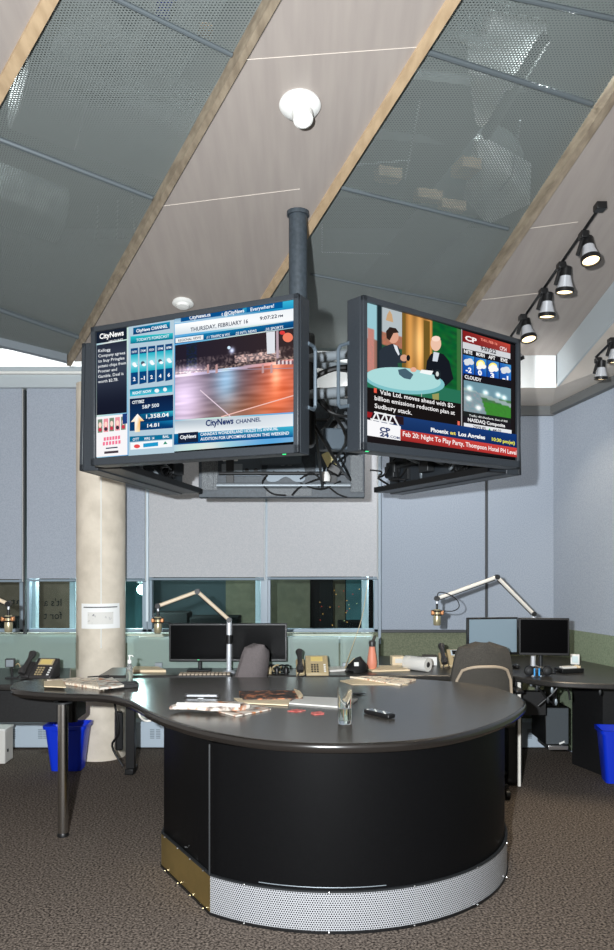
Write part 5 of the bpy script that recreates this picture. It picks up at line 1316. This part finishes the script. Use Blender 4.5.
# ------------------------------------------------------------------ ceiling fittings
def tilt_ceiling(): return Matrix.Rotation(-math.atan(CB), 3, 'X')
p = onceil(300, 103.5); t = thing('ceiling_detector', 'large white round detector with a protruding sensor on the veneer ceiling above the pole', 'detector', p); t.rotation_euler = (-math.atan(CB), 0, 0)
MB().lathe([(.03, 0), (.083, -.001), (.086, -.012), (.078, -.024), (.05, -.034), (.0, -.036)], n=44).build('base_plate', M['white'], t)
Rt = Matrix.Rotation(-.25, 3, 'X') @ Matrix.Rotation(-.1, 3, 'Y')
b = MB(); b.lathe([(.040, .005), (.044, -.02), (.040, -.055), (.030, -.062), (.029, -.058), (0, -.056)], (.008, .0, -.036), 32, rot=Rt); b.build('sensor_head', M['white'], t)
MB().lathe([(.003, -.002), (.003, -.003)], (-.002, -.04, -.0335), 8).build('indicator', M['red'], t)
p = onceil(183, 302); t = thing('smoke_detector', 'small flat white smoke detector on the ceiling just above the left display', 'detector', p); t.rotation_euler = (-math.atan(CB), 0, 0)
MB().lathe([(.03, .0), (.062, -.001), (.065, -.012), (.055, -.02), (.0, -.022)], n=36).build('base_plate', M['white'], t); MB().lathe([(.04, -.02), (.036, -.034), (.0, -.038)], n=30).build('dome', M['white'], t)
p = onceil(297, 90); s = MB().lathe([(.004, 0), (.006, -.01), (.003, -.014)], p, 10).build('ceiling_screw', M['white']); tag(s, 'tiny white sprinkler tip beside the large ceiling detector', 'sprinkler')

# track lights
lights = []
def track(label, a, b_, dz, glob):
    A_, B_ = a, b_; c_ = (A_+B_)/2
    t = thing('lighting_track', label, 'track', c_); d_ = B_-A_
    MB().tube([A_-c_, B_-c_], .010, 4).build('rail', M['black'], t); MB().box(A_-c_, (.05, .06, .035)).build('end_feed', M['black'], t, bevel=.004)
    return t
def spot(label, p, aim, power, on=True, s=1.0):
    t = thing('track_spotlight', label, 'spotlight', p, 0, 'track spotlights'); aim = Vector(aim).normalized()
    R_ = aim.to_track_quat('-Z', 'Y').to_matrix()
    piv = Vector((.025, 0, -.075))*s
    MB().box((0, 0, -.018), (.04*s, .06*s, .036*s)).build('adapter', M['black'], t, bevel=.004)
    MB().tube([(0, 0, -.03*s), (-.012*s, 0, -.06*s), (-.03*s, -.0, -.12*s)], .011*s, 8).build('yoke', M['black'], t)
    b = MB(); b.lathe([(.022*s, .055*s), (.030*s, .05*s), (.030*s, .0)], piv, 20, rot=R_); b.build('rear_cap', M['black'], t)
    b = MB(); b.lathe([(.029*s, .0), (.032*s, -.02*s), (.046*s, -.07*s), (.044*s, -.072*s)], piv, 24, rot=R_); b.build('reflector_body', M['lamp_body'], t)
    b = MB(); b.lathe([(.044*s, -.066*s), (.050*s, -.068*s), (.050*s, -.09*s), (.043*s, -.09*s), (.043*s, -.07*s)], piv, 28, rot=R_); b.build('lens_ring', M['black'], t)
    b = MB(); b.lathe([(.0, -.080*s), (.042*s, -.079*s), (.042*s, -.082*s), (.0, -.083*s)], piv, 24, rot=R_); b.build('lens', M['lens' if on else 'white'], t)
    ld_ = bpy.data.lights.new('spot_lamp', 'SPOT'); ld_.energy = power; ld_.spot_size = math.radians(75); ld_.spot_blend = .7; ld_.color = (1, .84, .62); ld_.shadow_soft_size = .035
    lo = bpy.data.objects.new('spot_lamp', ld_); COL.objects.link(lo); lo.location = p+piv+aim*.1*s; lo.rotation_euler = aim.to_track_quat('-Z', 'Y').to_euler()
    return t
TD = -.018
track('black lighting track running along the sloping ceiling toward the right display', onceil(600, 207, TD), onceil(505, 345, TD), 0, None)
for i, (px, py, aim, lab) in enumerate(((583.5, 232, (.05, -.32, -1), 'black and silver track spotlight nearest the viewer on the ceiling track'),
                                   (561, 263, (-.05, .02, -1), 'second track spotlight from the upper end of the ceiling track'),
                                   (543, 289, (-.02, .05, -1), 'middle track spotlight of the five on the ceiling track'),
                                   (522.5, 315, (.1, -.3, -1), 'track spotlight with a glowing warm lens just above the studio programme display'),
                                   (508.5, 338, (.3, .1, -.6), 'lowest track spotlight half hidden by the studio programme display'))):
    spot(lab, onceil(px, py, -.03), aim, 26)
sa, sb_ = at(592, 366, 5.0), at(640, 318, 4.3)
sa.z = zf(5.0)-.02; 
def soff(px, py, dz=-.02):                 # on the lower soffit, found by marching along the sight line
    d_ = Vector(((px-CX)/F, 1, (HY-py)/F)); y = 3.0
    while y < 6.2:
        q = Vector((0, 0, EYE))+d_*y; t_ = min(1, max(0, (q.x-fas(y))/(RWX(y)-fas(y)))); zc = zf(y)*(1-t_)+crown_z(y)*t_
        if q.z >= zc+dz and y > 3.05: pass
        if q.z < zc+dz: y += .005; continue
        break
    return q
s0_, s1_ = soff(596, 357), soff(640, 314)
track('short black lighting track on the low soffit at the right edge', s1_, s0_, 0, None)
spot('small track spotlight on the soffit directly above the dark crown band', soff(598, 357.5, -.03), (-.0, .1, -1), 16, s=.85)
spot('track spotlight on the soffit cut by the right edge of the picture', soff(611.5, 338, -.03), (-.0, .1, -1), 16, s=.9)

# ------------------------------------------------------------------ light
w = bpy.data.worlds.new('room_glow'); sc.world = w; w.use_nodes = True
w.node_tree.nodes['Background'].inputs[0].default_value = (1.0, .95, .9, 1); w.node_tree.nodes['Background'].inputs[1].default_value = .45
def light(name, kind, p, e, c=(1, 1, 1), **k):
    l = bpy.data.lights.new(name, kind); l.energy = e; l.color = c
    for a, v in k.items(): setattr(l, a, v)
    o = bpy.data.objects.new(name, l); COL.objects.link(o); o.location = p; return o
fl = light('camera_flash', 'SPOT', (-.28, -.12, EYE+.14), 1350, (.93, .97, 1.0), shadow_soft_size=.03, spot_size=math.radians(128), spot_blend=1.0)
fl.rotation_euler = (PI/2-.02, 0, 0)
def area(name, p, e, c, sx, sy, rot):
    l = light(name, 'AREA', p, e, c, shape='RECTANGLE', size=sx, size_y=sy); l.rotation_euler = rot; return l
# cove light above the blind header and behind the ceiling edge
area('cove_light', (-1.6, 5.95, 3.32), 26, (1, 1, 1), 3.0, .08, (PI/2+.2, 0, 0)).data.spread = math.radians(160)
area('fascia_fill', (.9, 5.2, 2.52), 8, (1, 1, 1), 1.2, .06, (PI/2, 0, 0))  # unseen fill in the open room, aimed at the white fascia
# unseen fills added to brighten the plenum; then street lamp and outside downlights
light('plenum_fill_low', 'POINT', onceil(560, 60, .2), 7, (.95, 1, 1), shadow_soft_size=.0)
light('plenum_fill', 'POINT', (.7, 3.5, 4.0), 30, (.9, 1, 1), shadow_soft_size=.1)
light('plenum_fill_left', 'POINT', (-1.6, 4.0, 3.9), 14, (.9, 1, 1), shadow_soft_size=.1)
light('street_lamp_glow', 'POINT', (XatY(142, 6.9), 6.9, 1.19), 34, (.78, 1, 1), shadow_soft_size=.05)
for px in (34, 259, 365): light('outside_downlight', 'SPOT', (XatY(px, 6.4)+.05, 6.398, 1.46), 26, (.9, .98, 1), shadow_soft_size=.02, spot_size=1.5, spot_blend=.6)

sc.view_settings.view_transform = 'Standard'; sc.view_settings.look = 'None'; sc.view_settings.exposure = 0; sc.view_settings.gamma = 1; sc.view_settings.use_curve_mapping = False
sc.cycles.use_denoising = True
sc.cycles.transparent_max_bounces = 24; sc.cycles.max_bounces = 8
